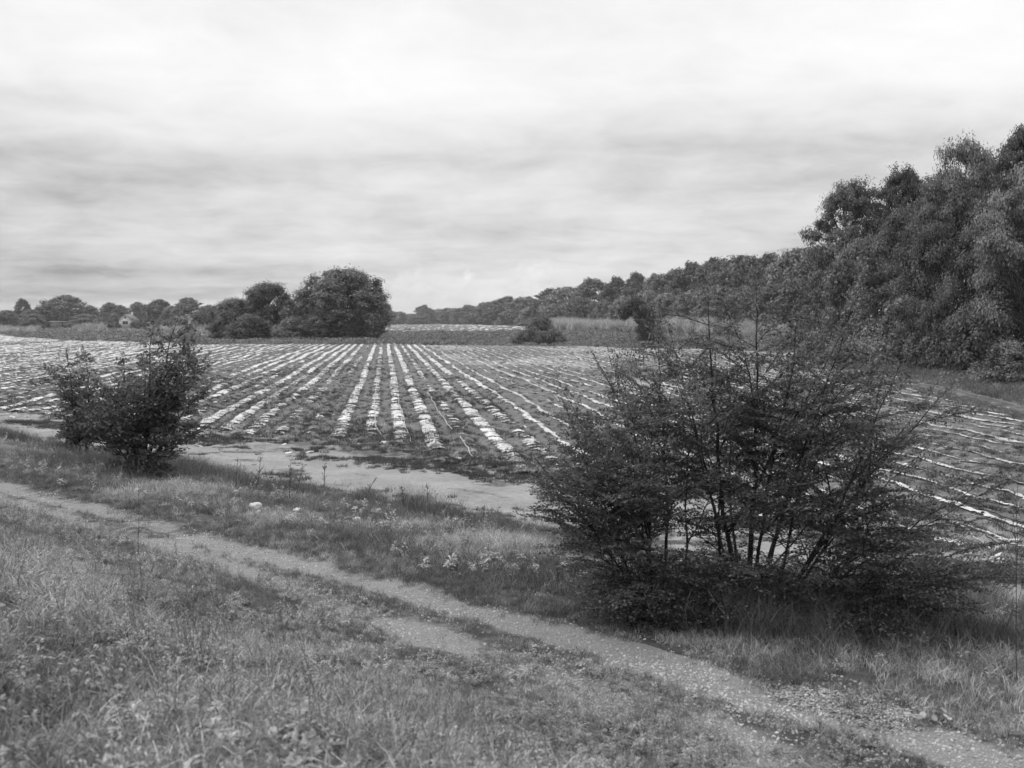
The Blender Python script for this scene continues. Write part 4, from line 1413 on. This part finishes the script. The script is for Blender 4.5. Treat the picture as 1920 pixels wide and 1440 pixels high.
# ------------------------------------------------------------------ ivy shapes in the middle distance
def clump_mesh(name, cs, rs, per, leaf, seed, mat, droop=0.6):
    rng = np.random.default_rng(seed)
    cs, rs = np.asarray(cs, float), np.asarray(rs, float)
    n = len(cs) * per
    ci = np.repeat(np.arange(len(cs)), per)
    d = unit(rng.normal(size=(n, 3)))
    off = d * (rs[ci] * (0.4 + 0.6 * rng.random(n) ** 0.6))[:, None]
    off[:, 2] -= droop * rs[ci] * rng.random(n)
    p = cs[ci] + off
    p[:, 2] = np.maximum(p[:, 2], 0.02)
    mb = MB()
    leaves_at(mb, p, d + np.array([0, 0, 0.5]) + rng.normal(size=(n, 3)) * 0.4, rng.normal(size=(n, 3)) + np.array([0, 0, -1.0 * droop]),
              leaf * rng.uniform(0.6, 1.4, n), leaf * rng.uniform(0.4, 0.8, n))
    return mb.mesh(name, mat)


def ivy_things():
    rng = np.random.default_rng(161)
    # stump: a leaning column hung with ivy, an overhang on its left
    d = 196.0
    e = bpy.data.objects.new('ivy_stump', None); COL.objects.link(e)
    e.location = ((1206 - 960) / FPX * d, d, 0.1)
    e.scale = (1.45, 1.3, 1.15)
    tag(e, 'dead stump hung all over with dark ivy at the far edge of the field', 'stump')
    cs, rs = [], []
    for k in range(70):
        f = rng.random()
        cx = -0.2 + 0.35 * math.sin(f * 2) + rng.normal() * (1.35 - 0.45 * f) * 0.62 + (0.9 * (1 - f) if True else 0)
        cs.append((cx, rng.normal() * 0.8, 0.3 + f * 5.2)); rs.append(rng.uniform(0.5, 0.9))
    for k in range(26):
        f = rng.random()
        cs.append((-0.4 - 2.1 * f + rng.normal() * 0.2, rng.normal() * 0.6, 6.4 - 1.6 * f * f + rng.normal() * 0.3)); rs.append(rng.uniform(0.45, 0.8))
    for k in range(10):
        cs.append((-2.3 + rng.normal() * 0.2, rng.normal() * 0.4, rng.uniform(3.6, 5.0))); rs.append(0.5)
    obj('ivy', clump_mesh('ivy', cs, rs, 170, 0.24, 162, M_LEAF_DARK, 0.9), e, kind='stuff')
    mb = MB(); mb.tube([(0.5, 0, 0), (0.3, 0, 2), (0, 0, 4), (0.1, 0, 6.2)], [0.5, 0.42, 0.35, 0.2], 8)
    obj('trunk', mb.mesh('trunk', M_BARK, True), e)
    mb = MB(); mb.tube([(0.2, 0, 5.8), (0.35, 0, 6.9), (0.2, 0, 7.6), (0.28, 0, 8.1)], [0.12, 0.09, 0.07, 0.03], 6)
    obj('bare_snag', mb.mesh('bare_snag', M_BARK_PALE, True), e)
    # mound
    d = 196.0
    e = bpy.data.objects.new('ivy_mound', None); COL.objects.link(e)
    e.location = ((1008 - 960) / FPX * d, d, -0.2)
    tag(e, 'low mound grown over with dark ivy at the far edge of the field', 'mound')
    cs, rs = [], []
    for k in range(110):
        u = rng.uniform(-1, 1)
        top = np.interp(u, [-1, -0.6, -0.2, 0.1, 0.4, 0.7, 1.0], [0.3, 1.7, 2.4, 1.9, 2.1, 2.3, 1.0]) * rng.uniform(0.8, 1.2)
        cs.append((u * 4.9, rng.normal() * 1.2, top * rng.random() ** 0.6)); rs.append(rng.uniform(0.5, 0.9))
    obj('ivy', clump_mesh('ivy', cs, rs, 150, 0.24, 163, M_LEAF_DARK, 0.5), e, kind='stuff')
    mb = MB()
    g = np.linspace(-1, 1, 15)
    X, Y = np.meshgrid(g, g)
    Z = np.clip(1 - X ** 2, 0, 1) * np.clip(1 - Y ** 2, 0, 1) * 1.9 + (fbm(X * 3, Y * 3, 88) - 0.5) * 0.4 * (1 - X ** 2)
    i = np.arange(14)[:, None] * 15; j = np.arange(14)[None, :]
    mb.add(np.stack([X * 5, Y * 2.4, Z], -1).reshape(-1, 3), np.stack([i + j, i + j + 1, i + 16 + j, i + 15 + j], -1).reshape(-1, 4))
    obj('earth_heap', mb.mesh('earth_heap', M_BARK, True), e)
    tree('shrub', 1012, 201, 592, 56, 'bush', 'bush standing on the ivy mound', 'bush')
    # tall ivy arch in front of the tree line
    d = 285.0
    e = bpy.data.objects.new('ivy_arch', None); COL.objects.link(e)
    e.location = ((1362 - 960) / FPX * d, d, -0.2)
    tag(e, 'dead tree hung with dark ivy like an arch before the tree line', 'dead tree')
    cs, rs = [], []
    for k in range(60):
        t = rng.random() * math.pi
        cs.append((-2.4 * math.cos(t) + rng.normal() * 0.4, rng.normal() * 0.7, 3.0 + 6.5 * math.sin(t) ** 0.6 - 3.0 * rng.random())); rs.append(rng.uniform(0.6, 1.0))
    obj('ivy', clump_mesh('ivy', cs, rs, 140, 0.32, 164, M_LEAF_DARK, 0.9), e, kind='stuff')
    mb = MB(); mb.tube([(-1.4, 0, 0), (-1.6, 0, 4), (-1.0, 0, 8), (0.5, 0, 9.4)], [0.4, 0.35, 0.25, 0.1], 7)
    obj('trunk', mb.mesh('trunk', M_BARK, True), e)
    # leaning dead trunk at the left of the clump
    d = 212.0
    e = bpy.data.objects.new('leaning_trunk', None); COL.objects.link(e)
    e.location = ((322 - 960) / FPX * d, d, -0.2)
    tag(e, 'leaning dead trunk with a pale broken top, rising behind the left bush', 'dead trunk')
    mb = MB(); mb.tube([(-0.5, 0, 0), (0.8, 0, 0.9), (2.2, 0, 1.8), (3.1, 0, 2.9)], [0.42, 0.40, 0.36, 0.30], 8)
    obj('trunk', mb.mesh('trunk', M_BARK, True), e)
    mb = MB(); mb.tube([(3.05, 0, 2.8), (3.5, 0.05, 3.6), (3.75, 0, 4.3), (3.8, 0, 4.5)], [0.30, 0.28, 0.22, 0.05], 8)
    obj('broken_top', mb.mesh('broken_top', M_BARK_PALE, True), e)
    cs = [(0.3 + 2.4 * f, rng.normal() * 0.2, 0.5 + 2.0 * f) for f in rng.random(14)]
    obj('ivy', clump_mesh('ivy', cs, np.full(14, 0.42), 90, 0.2, 165, M_LEAF_MID, 0.5), e, kind='stuff')


ivy_things()


# ------------------------------------------------------------------ house and shed on the left horizon
def house():
    d = 535.0
    e = bpy.data.objects.new('farmhouse', None); COL.objects.link(e)
    e.location = ((236 - 960) / FPX * d, d, 1.1)
    tag(e, 'small white gabled farmhouse with a round gable window among the far trees', 'house')
    w, dp, hw, hr = 3.1, 4.5, 3.4, 5.5
    mb = MB(); mb.box((-w, 0, -1), (w, 2 * dp, hw))
    mb.add([(-w, 0, hw), (w, 0, hw), (0, 0, hr), (0, 0, hr), (-w, 2 * dp, hw), (w, 2 * dp, hw), (0, 2 * dp, hr), (0, 2 * dp, hr)],
           [(0, 1, 2, 3), (5, 4, 6, 7)])
    obj('wall', mb.mesh('wall', M_WALL), e)
    for sx in (-1, 1):
        mb = MB()
        x0, z0 = sx * (w + 0.7), hw - 0.55
        v = [(0, -0.5, hr + 0.05), (x0, -0.5, z0), (x0, 2 * dp + 0.5, z0), (0, 2 * dp + 0.5, hr + 0.05)]
        v = v + [(a, b, c + 0.22) for a, b, c in v]
        mb.add(v, [(0, 1, 2, 3), (4, 5, 6, 7), (0, 1, 5, 4), (1, 2, 6, 5), (2, 3, 7, 6), (3, 0, 4, 7)])
        obj('roof', mb.mesh('roof', M_ROOF if sx > 0 else M_ROOF), e)
    mb = MB(); mb.box((-1.25, -0.06, 0.9), (1.25, 0.1, 2.3))
    wn = obj('window', mb.mesh('window', M_DARK), e)
    mb = MB(); mb.box((-1.45, -0.14, 2.3), (1.45, 0.05, 2.48)); mb.box((-0.06, -0.10, 0.9), (0.06, -0.05, 2.3))
    obj('frame', mb.mesh('frame', M_WALL), wn)
    mb = MB()
    an = np.linspace(0, 2 * math.pi, 13)[:-1]
    ring = [(0.48 * math.cos(t), -0.07, 4.15 + 0.48 * math.sin(t)) for t in an]
    mb.add(ring + [(0, -0.07, 4.15)], [(k, (k + 1) % 12, 12, 12) for k in range(12)])
    obj('round_window', mb.mesh('round_window', M_DARK), e)
    mb = MB(); mb.box((1.0, 6.0, 4.6), (1.6, 6.6, 6.3))
    obj('chimney', mb.mesh('chimney', M_WALL), e)
    d = 520.0
    e = bpy.data.objects.new('shed', None); COL.objects.link(e)
    e.location = ((108 - 960) / FPX * d, d, 1.0)
    tag(e, 'long low shed with a pale flat sheet roof among the weeds on the left', 'shed')
    mb = MB(); mb.box((-3.0, 0, -1), (3.0, 3.0, 2.1))
    obj('wall', mb.mesh('wall', M_WALL if False else M_ROOF), e)
    mb = MB(); mb.box((-3.5, -0.5, 2.1), (3.3, 3.4, 2.4))
    obj('roof', mb.mesh('roof', M_PALE_ROOF), e)
    mb = MB(); mb.box((2.4, -0.05, 0.0), (2.9, 0.05, 1.9))
    obj('door', mb.mesh('door', M_DARK), e)


house()


# ------------------------------------------------------------------ the two bushes on the verge
def spray(twigs, leaf_acc, p0, d0, length, rng, leaf_len, step=0.05, tw_len=0.24, leafy=0.15, droop=0.25, rad=0.005, flat=0.25):
    """a side branch with a flat spray of alternating twigs, each carrying small leaves in two ranks"""
    n = 7
    d0 = unit(np.asarray(d0, float))
    t = np.linspace(0, 1, n)[:, None]
    pts = p0 + d0 * t * length + np.array([0, 0, -droop * length]) * t ** 2.2 + np.cumsum(rng.normal(size=(n, 3)) * 0.010 * length, 0)
    pts[0] = p0
    twigs.tube(pts, np.linspace(rad, 0.0012, n), 3)
    sd = unit(np.cross(d0, [0, 0, 1.0]) + rng.normal(size=3) * flat * np.array([0.3, 0.3, 0.6]))
    m = max(3, int(length * (1 - leafy) / step))
    for i in range(m):
        f = leafy + (1 - leafy) * (i + rng.random()) / m
        c = np.array([np.interp(f, t[:, 0], pts[:, j]) for j in range(3)])
        s = 1 if i % 2 else -1
        tl = tw_len * (1.05 - 0.75 * f) * rng.uniform(0.6, 1.3)
        td = unit(d0 * 0.75 + sd * s * rng.uniform(0.6, 1.1) + np.array([0, 0, rng.normal() * 0.09 + 0.05]))
        k = max(3, int(tl / 0.019))
        u = (np.arange(k) + rng.random(k) * 0.5) / k
        lp = c + td * (u * tl)[:, None] + np.array([0, 0, -0.22 * tl]) * (u ** 2)[:, None]
        e = lp[-1]
        twigs.tube([c, (c + e) / 2 + np.array([0, 0, 0.02 * tl]), e], [0.0022, 0.0016, 0.0008], 3)
        ls = np.where(np.arange(k) % 2 == 0, 1.0, -1.0)
        pn = unit(np.cross(td, sd * s))
        pn = pn if pn[2] > 0 else -pn
        tsd = np.cross(pn, td)
        tn = td * 0.55 + tsd * ls[:, None] + rng.normal(size=(k, 3)) * 0.25
        nr = pn + rng.normal(size=(k, 3)) * 0.38
        ll = leaf_len * rng.uniform(0.7, 1.25, k)
        leaf_acc.append((lp + unit(tn) * (ll * 0.5)[:, None], nr, tn, ll))


def grow_bush(root, stems, rng, leaf_len, per_m, blen, twig_mb, leaf_acc, start=0.25, elev=(0.15, 0.6), tw_len=0.24, step=0.05, droop=0.25, forks=2):
    todo = [(p0, p1, r0, sag, dens, 0) for p0, p1, r0, sag, dens in stems]
    while todo:
        p0, p1, r0, sag, dens, lvl = todo.pop(0)
        pts = curve(p0, p1, sag, 12, rng, 0.045)
        L_ = np.sum(np.linalg.norm(np.diff(pts, axis=0), axis=1))
        t = np.linspace(0, 1, 12)
        ax = unit(pts[-1] - pts[0])
        if lvl == 0:
            mb = MB()
            mb.tube(pts, np.linspace(r0, r0 * 0.16, 12), 7)
            for k in range(forks):
                f = rng.uniform(0.25, 0.65)
                c = np.array([np.interp(f, t, pts[:, j]) for j in range(3)])
                az = rng.random() * 6.28
                out = np.array([math.cos(az), math.sin(az), rng.uniform(0.2, 0.9)])
                tip = c + unit(ax * 0.9 + out) * L_ * (1.05 - f) * rng.uniform(0.6, 0.95)
                todo.append((c, tip, r0 * (1 - 0.8 * f) * 0.75, rng.uniform(0.0, 0.06), dens, 1))
            obj('stem', mb.mesh('stem', M_BARK, True), root)
        else:
            twig_mb.tube(pts, np.linspace(r0, r0 * 0.2, 12), 6)
        n = max(2, int(L_ * per_m * dens))
        az = rng.random() * 6.28
        st = start if lvl == 0 else 0.12
        for i in range(n):
            f = st + (1 - st) * (i + rng.random()) / n
            c = np.array([np.interp(f, t, pts[:, j]) for j in range(3)])
            az += 2.4 + rng.normal() * 0.4
            el = rng.uniform(*elev)
            d = np.array([math.cos(az) * math.cos(el), math.sin(az) * math.cos(el), math.sin(el)]) + ax * 0.55
            bl = blen * (1.15 - 0.68 * f) * rng.uniform(0.5, 1.35)
            spray(twig_mb, leaf_acc, c, d, bl, rng, leaf_len, step, tw_len, 0.12, droop, 0.004 + 0.004 * (1 - f))
        spray(twig_mb, leaf_acc, pts[-1], pts[-1] - pts[-3], blen * 0.55, rng, leaf_len, step, tw_len * 0.8, 0.0, droop * 0.5, 0.004)


def finish_bush(root, twig_mb, leaf_acc, rng, ratio, mat):
    obj('twigs', twig_mb.mesh('twigs', M_BARK), root, kind='stuff')
    mb = MB()
    p = np.concatenate([l[0] for l in leaf_acc]); nr = np.concatenate([l[1] for l in leaf_acc])
    tn = np.concatenate([l[2] for l in leaf_acc]); ll = np.concatenate([l[3] for l in leaf_acc])
    leaves_at(mb, p, nr, tn, ll, ll * ratio)
    obj('foliage', mb.mesh('foliage', mat), root, kind='stuff')
    print(root.name, 'leaves', len(p))


def big_bush():
    rng = np.random.default_rng(501)
    d = 10.5
    x = (1400 - 960) / FPX * d
    z = float(height(np.array(x), np.array(d)))
    root = bpy.data.objects.new('bush', None); COL.objects.link(root)
    root.location = (x, d, z - 0.03)
    tag(root, 'large many-stemmed bush with tiny leaves in layered sprays, standing beside the gravel track', 'bush')
    S = 1 / 196.0

    def at(px, py, dy=0.0):
        return np.array([(px - 1400) * S, dy, (1178 - py) * S])
    stems = [  # base, tip, radius, arch, leafiness
        (at(1395, 1178), at(1340, 600, 0.15), 0.038, 0.02, 0.95),
        (at(1405, 1178, 0.1), at(1435, 605, 0.1), 0.040, 0.02, 1.2),
        (at(1415, 1178, 0.05), at(1480, 630, -0.1), 0.028, 0.02, 1.1),
        (at(1425, 1180, -0.1), at(1560, 620, -0.25), 0.030, 0.03, 1.05),
        (at(1450, 1180), at(1610, 690, 0.5), 0.026, 0.05, 0.8),
        (at(1460, 1178, -0.05), at(1720, 775, -0.2), 0.034, 0.05, 0.8),
        (at(1455, 1178, -0.1), at(1640, 725, -0.5), 0.026, 0.05, 0.75),
        (at(1470, 1175, 0.15), at(1720, 855, 0.6), 0.024, 0.07, 0.7),
        (at(1465, 1178, -0.2), at(1800, 915, -0.35), 0.022, 0.10, 1.15),
        (at(1465, 1178, -0.2), at(1700, 960, -0.6), 0.020, 0.10, 1.1),
        (at(1455, 1180, -0.25), at(1830, 1085, -0.35), 0.020, 0.10, 1.6),
        (at(1475, 1180, -0.1), at(1780, 1110, 0.1), 0.018, 0.13, 1.5),
        (at(1475, 1180, -0.3), at(1680, 1120, -0.5), 0.016, 0.12, 1.5),
        (at(1250, 1160, 0.05), at(1240, 680, 0.1), 0.026, 0.02, 0.95),
        (at(1228, 1165, -0.1), at(1165, 760, -0.1), 0.024, 0.03, 1.3),
        (at(1380, 1178, -0.2), at(1265, 740, -0.6), 0.022, 0.03, 0.8),
        (at(1225, 1165, 0.1), at(1080, 840, 0.1), 0.020, 0.09, 1.55),
        (at(1225, 1165, -0.15), at(1045, 910, -0.2), 0.018, 0.14, 1.55),
        (at(1250, 1165, 0.2), at(1085, 790, 0.6), 0.018, 0.09, 1.3),
        (at(1375, 1178, 0.2), at(1290, 670, 0.7), 0.024, 0.03, 0.8),
        (at(1410, 1178, 0.25), at(1410, 680, 0.9), 0.022, 0.02, 0.7),
        (at(1400, 1178, -0.3), at(1440, 790, -0.9), 0.020, 0.02, 0.8),
        (at(1220, 1165, -0.2), at(1100, 1010, -0.45), 0.014, 0.12, 1.55),
        (at(1235, 1165, 0.0), at(1170, 860, -0.5), 0.018, 0.05, 1.0),
        (at(1300, 1175, 0.3), at(1320, 790, 0.5), 0.018, 0.03, 0.8),
    ]
    tw, la = MB(), []
    stems = [(a_, b_, r_ * 0.78, s_, d_) for a_, b_, r_, s_, d_ in stems]
    grow_bush(root, stems, rng, 0.038, 5.4, 0.92, tw, la, start=0.26, elev=(-0.10, 0.40), tw_len=0.34, step=0.040, droop=0.20)
    # leafy suckers round the foot
    for k in range(170):
        px = rng.uniform(1150, 1560) if rng.random() < 0.85 else rng.uniform(1560, 1720)
        dy = rng.uniform(-0.75, 0.5)
        h = rng.uniform(0.30, 0.85) * (1.0 if px < 1480 else 0.62)
        p0 = at(px, 1178, dy)
        p0[2] = -0.05
        p1 = p0 + np.array([rng.normal() * 0.18, rng.normal() * 0.15 - 0.05, h])
        pts = curve(p0, p1, 0.0, 5, rng)
        tw.tube(pts, np.linspace(0.006, 0.002, 5), 3)
        for i in range(6):
            f = rng.uniform(0.3, 1.0)
            c = np.array([np.interp(f, np.linspace(0, 1, 5), pts[:, j]) for j in range(3)])
            az = rng.random() * 6.28
            spray(tw, la, c, (math.cos(az), math.sin(az), rng.uniform(0.0, 0.6)), rng.uniform(0.20, 0.44), rng, 0.038, 0.05, 0.18, 0.1, 0.25, 0.003)
    finish_bush(root, tw, la, rng, 0.56, M_LEAF_BUSH)


big_bush()


def left_bush(px, py, dist, H, label, stems_px, seed, leaf, per_m, blen):
    rng = np.random.default_rng(seed)
    x = (px - 960) / FPX * dist
    z = float(height(np.array(x), np.array(dist)))
    root = bpy.data.objects.new('bush', None); COL.objects.link(root)
    root.location = (x, dist, z - 0.05)
    tag(root, label, 'bush')
    S = dist / FPX
    base_py = 600 + (CAM_Z - z) / dist * FPX
    tw, la = MB(), []
    stems = []
    for bx, tx, ty, dy, r, sag, de in stems_px:
        stems.append((np.array([(bx - px) * S, 0.12 * dy, 0.0]), np.array([(tx - px) * S, dy, (base_py - ty) * S]), r, sag, de))
    grow_bush(root, stems, rng, leaf, per_m, blen, tw, la, start=0.2, elev=(0.0, 0.7), tw_len=0.26, step=0.075, droop=0.45)
    finish_bush(root, tw, la, rng, 0.50, M_LEAF_LEFT)
    return base_py


print('left bush foot at', left_bush(258, 890, 21.5, 2.8, 'round dark bush with drooping broad leaves, on the verge left of the field', [
    (256, 328, 604, 0.1, 0.035, 0.03, 1.15), (258, 290, 618, -0.2, 0.035, 0.02, 1.15), (254, 228, 690, 0.2, 0.030, 0.04, 1.1),
    (260, 362, 640, 0.3, 0.028, 0.06, 1.0), (258, 380, 735, -0.2, 0.026, 0.10, 1.1), (252, 196, 735, -0.2, 0.026, 0.06, 1.1),
    (258, 345, 800, -0.5, 0.022, 0.12, 1.4), (252, 195, 800, -0.4, 0.022, 0.10, 1.4), (256, 270, 720, -0.6, 0.024, 0.03, 1.3),
    (256, 300, 700, 0.6, 0.024, 0.03, 1.2), (256, 240, 770, -0.5, 0.020, 0.05, 1.5), (258, 375, 790, 0.0, 0.020, 0.10, 1.3), (258, 240, 870, -0.3, 0.012, 0.1, 1.2),
    (258, 300, 870, -0.3, 0.012, 0.1, 1.2)],
    511, 0.085, 7.2, 0.62))
print('small left bush foot at', left_bush(150, 850, 24.5, 2.2, 'narrower bush standing behind and left of the round dark bush', [
    (150, 138, 672, 0.0, 0.030, 0.02, 1.0), (152, 162, 668, 0.2, 0.026, 0.02, 1.0), (148, 128, 740, -0.1, 0.022, 0.06, 0.9),
    (152, 175, 745, 0.3, 0.022, 0.06, 0.9), (150, 150, 790, -0.2, 0.018, 0.03, 1.1), (150, 125, 810, 0.1, 0.014, 0.08, 0.9)],
    512, 0.095, 7.0, 0.58))


# ------------------------------------------------------------------ dry stalks, sapling, stones, drip tape
def weed_stalk(px, py, zoff, hpx, label, seed, lean=0.0, cat='weed stalk', group='dry weed stalks on the verge', nm='weed_stalk', nbr=11):
    rng = np.random.default_rng(seed)
    z = zoff
    for _ in range(6):
        x, y = ground_pt(px, py, z)
        z = float(height(np.array(x), np.array(y)))
    h = hpx / FPX * y
    e = bpy.data.objects.new(nm, None); COL.objects.link(e)
    e.location = (x, y, z - 0.02)
    tag(e, label, cat, group)
    mb = MB()
    pts = curve((0, 0, 0), (lean * h, rng.normal() * 0.05 * h, h), 0.02, 7, rng, 0.05)
    r = max(0.0045, 0.00036 * y)
    mb.tube(pts, np.linspace(r, r * 0.35, 7), 4)
    obj('stem', mb.mesh('stem', M_STALK, True), e)
    mb, la = MB(), []
    for i in range(nbr):
        f = rng.uniform(0.3, 0.95)
        c = np.array([np.interp(f, np.linspace(0, 1, 7), pts[:, j]) for j in range(3)])
        az = rng.random() * 6.28
        L_ = h * rng.uniform(0.15, 0.38) * (1.2 - f)
        tip = c + np.array([math.cos(az) * L_ * 0.7, math.sin(az) * L_ * 0.7, L_ * 0.75])
        mb.tube([c, (c + tip) / 2 + rng.normal(size=3) * 0.03 * L_, tip], [r * 0.5, r * 0.4, r * 0.25], 3)
        k = 5
        u = rng.random(k)[:, None]
        lp = c + (tip - c) * u + rng.normal(size=(k, 3)) * 0.01
        la.append((lp, rng.normal(size=(k, 3)) + np.array([0, 0, 0.4]), rng.normal(size=(k, 3)), np.full(k, 0.0009 * y + 0.010)))
    obj('side_shoots', mb.mesh('side_shoots', M_STALK), e, kind='stuff')
    p = MB()
    leaves_at(p, np.concatenate([l[0] for l in la]), np.concatenate([l[1] for l in la]), np.concatenate([l[2] for l in la]),
              np.concatenate([l[3] for l in la]), np.concatenate([l[3] for l in la]) * 0.5)
    obj('withered_leaves', p.mesh('withered_leaves', M_LEAF_DARK), e, kind='stuff')


for i, (px, py, h, ln, lb) in enumerate([
        (440, 930, 75, 0.1, 'leftmost dry stalk against the dirt road, right of the round dark bush'),
        (478, 930, 80, 0.15, 'dry stalk over the dirt road just left of the darkest thick stalk'),
        (543, 945, 75, 0.03, 'dark thick stalk in the rank grass, upright before the dirt road'),
        (555, 935, 70, 0.2, 'leaning stalk touching the darkest thick stalk on its right'),
        (608, 920, 55, 0.05, 'thin pair-topped stalk at the edge of the dirt road above the white stones'),
        (680, 955, 58, 0.45, 'bare branched stalk leaning right over the dirt road'),
        (755, 965, 55, -0.05, 'thin stalk at the left of the twin stalks before the dirt road'),
        (785, 975, 50, -0.3, 'bent dark stalk between the twin stalks before the dirt road'),
        (800, 965, 62, 0.0, 'tall thin stalk at the right of the twin stalks before the dirt road'),
        (905, 990, 45, 0.1, 'small pale stalk at the edge of the dirt road left of the large bush'),
        (1050, 1095, 55, -0.2, 'dark stalk in the grass at the left foot of the large bush'),
        (1072, 1100, 50, 0.2, 'dark forked stalk close to the left foot of the large bush')]):
    weed_stalk(px, py, 0.4, h, lb, 600 + i, ln)
weed_stalk(258, 1048, 1.6, 135, 'single tall dark stalk on the near slope at the left, crossing the track', 620, -0.02, nm='weed_stalk', nbr=4)
weed_stalk(1908, 1290, 0.9, 400, 'thin bare sapling at the right edge in front of the dirt road', 621, -0.02, 'sapling', None, 'sapling', 16)
weed_stalk(1905, 1050, 0.1, 95, 'dry stalk at the field edge behind the sapling at the right edge', 622, -0.1, nbr=8)
weed_stalk(1745, 1045, 0.1, 70, 'dry branched stalk at the field edge right of the large bush', 623, 0.05, nbr=9)


def stone(px, py, r, label, seed, flat=0.65):
    z = 0.6
    for _ in range(6):
        x, y = ground_pt(px, py, z)
        z = float(height(np.array(x), np.array(y)))
    o = obj('stone', stone_mesh('stone', seed, r * 0.72, M_STONE, 0.45, 3, flat), None, (x, y, z + r * flat * 0.6 + 0.03))
    o.rotation_euler = (0.1, 0.2, seed)
    tag(o, label, 'stone', 'white stones on the grass verge')


stone(479, 958, 0.105, 'largest white stone, rounded, on the grass verge left of the other stones', 701, 0.75)
stone(485, 965, 0.05, 'small white stone at the foot of the largest white stone', 702, 0.5)
stone(558, 964, 0.08, 'flat pale stone between the largest white stone and the others', 703, 0.45)
stone(581, 971, 0.035, 'tiny pale stone just right of the flat pale one', 704, 0.4)
stone(602, 987, 0.06, 'pale stone half in grass below the flat pale one', 705, 0.6)
stone(614, 990, 0.055, 'thin white flat stone nearest the track', 706, 0.3)
stone(668, 981, 0.085, 'knobbly white stone farthest right of the group on the verge', 707, 0.6)


def broadleaf_plant():
    rng = np.random.default_rng(801)
    x, y = ground_pt(1742, 1362, 1.17)
    z = float(height(np.array(x), np.array(y)))
    e = bpy.data.objects.new('broadleaf_plant', None); COL.objects.link(e)
    e.location = (x, y, z)
    tag(e, 'low plant with round pale leaves at the edge of the track, lower right', 'plant')
    for k in range(34):
        az, r = rng.random() * 6.283, 0.13 * math.sqrt(rng.random())
        c = np.array([r * math.cos(az) * 1.3, r * math.sin(az), 0.05 + 0.06 * rng.random() * (1 - r / 0.16)])
        n = unit(np.array([math.cos(az) * 0.5, math.sin(az) * 0.5, 1.0]) + rng.normal(size=3) * 0.25)
        a = unit(np.cross(n, [0.3, 1, 0])); b = np.cross(n, a)
        q = rng.uniform(0.017, 0.028)
        an = np.linspace(0, 2 * math.pi, 9)[:-1]
        ring = c + q * (np.cos(an)[:, None] * a + np.sin(an)[:, None] * b) + n * 0.004
        mb = MB()
        mb.add(np.concatenate([ring, [c]]), [(i, (i + 1) % 8, (i + 2) % 8, 8) for i in (0, 2, 4, 6)])
        mb.tube([c * np.array([0.3, 0.3, 0]), c * np.array([0.8, 0.8, 0.6]), c], [0.0016, 0.0013, 0.001], 3)
        obj('leaf', mb.mesh('leaf', M_WEED), e)


broadleaf_plant()


def drip_tape(pts_px, label, mat, r, seed):
    pts = [ground_pt(px, py, 0.15) for px, py in pts_px]
    rng = np.random.default_rng(seed)
    pts = np.array(pts)
    t = np.linspace(0, 1, len(pts)); t2 = np.linspace(0, 1, len(pts) * 8)
    X, Y = np.interp(t2, t, pts[:, 0]), np.interp(t2, t, pts[:, 1])
    kk = np.hanning(11); kk /= kk.sum()
    X = np.convolve(np.pad(X, 5, mode='edge'), kk, 'valid'); Y = np.convolve(np.pad(Y, 5, mode='edge'), kk, 'valid')
    X = X + (fbm(t2 * 7, seed * 1.3, 90) - 0.5) * 0.10
    a = X - Y * RD[0]
    Z = field_h(a, Y) + r + 0.03 + 0.05 * fbm(t2 * 20, seed * 0.7, 91)
    mb = MB()
    mb.tube(np.stack([X, Y, Z], -1), r, 5)
    o = obj('drip_tape', mb.mesh('drip_tape', mat, True))
    tag(o, label, 'drip tape', 'drip irrigation tapes lying loose in the field')


drip_tape([(716, 818), (708, 808), (703, 800), (702, 770), (704, 740), (707, 705), (708, 690)], 'pale drip tape with a bent end, straight up the middle of the field', M_TAPE, 0.018, 1)
drip_tape([(850, 808), (836, 792), (824, 774), (815, 758), (808, 746), (801, 733)], 'pale drip tape snaking down to the right of the middle rows', M_TAPE, 0.018, 2)
drip_tape([(772, 836), (764, 812), (754, 785), (748, 760), (746, 745)], 'pale drip tape along the left side of a white strip near the middle', M_TAPE, 0.016, 3)
drip_tape([(886, 860), (879, 846), (872, 835), (862, 820)], 'short pale drip tape end by the headland', M_TAPE, 0.017, 4)
drip_tape([(1062, 762), (1030, 735), (1008, 720), (985, 712), (950, 700)], 'pale drip tape running left above the large bush', M_TAPE, 0.017, 5)
drip_tape([(1860, 1022), (1835, 1005), (1810, 990), (1780, 975), (1755, 962), (1735, 952)], 'pale pole-like tape at the field edge right of the large bush', M_TAPE, 0.014, 6)
drip_tape([(1874, 1018), (1850, 1002), (1825, 993), (1800, 984)], 'dark hose beside the pale pole-like tape right of the large bush', M_TAPE_DARK, 0.014, 7)
drip_tape([(1925, 982), (1880, 966), (1840, 950), (1800, 938), (1790, 932)], 'black hose along a muddy strip at the right edge, upper one', M_TAPE_DARK, 0.016, 8)
drip_tape([(1925, 1000), (1895, 990), (1855, 972), (1830, 968)], 'black hose along a muddy strip at the right edge, lower one', M_TAPE_DARK, 0.016, 9)
drip_tape([(1925, 886), (1880, 876), (1840, 868), (1800, 862)], 'dark hose lying far right below the side track', M_TAPE_DARK, 0.017, 10)


# ------------------------------------------------------------------ the air: a thin even haze round everything
def haze():
    mb = MB(); mb.box((-4300, -700, -1.4), (4300, 5200, 75))
    m, nt = new_mat('haze_air')
    v = nt.nodes.new('ShaderNodeVolumePrincipled')
    v.inputs['Color'].default_value = (0.92, 0.92, 0.92, 1)
    v.inputs['Density'].default_value = 0.00014
    o = nt.nodes.new('ShaderNodeOutputMaterial')
    nt.links.new(v.outputs[0], o.inputs['Volume'])
    tag(obj('haze', mb.mesh('haze', m)), kind='stuff')


haze()
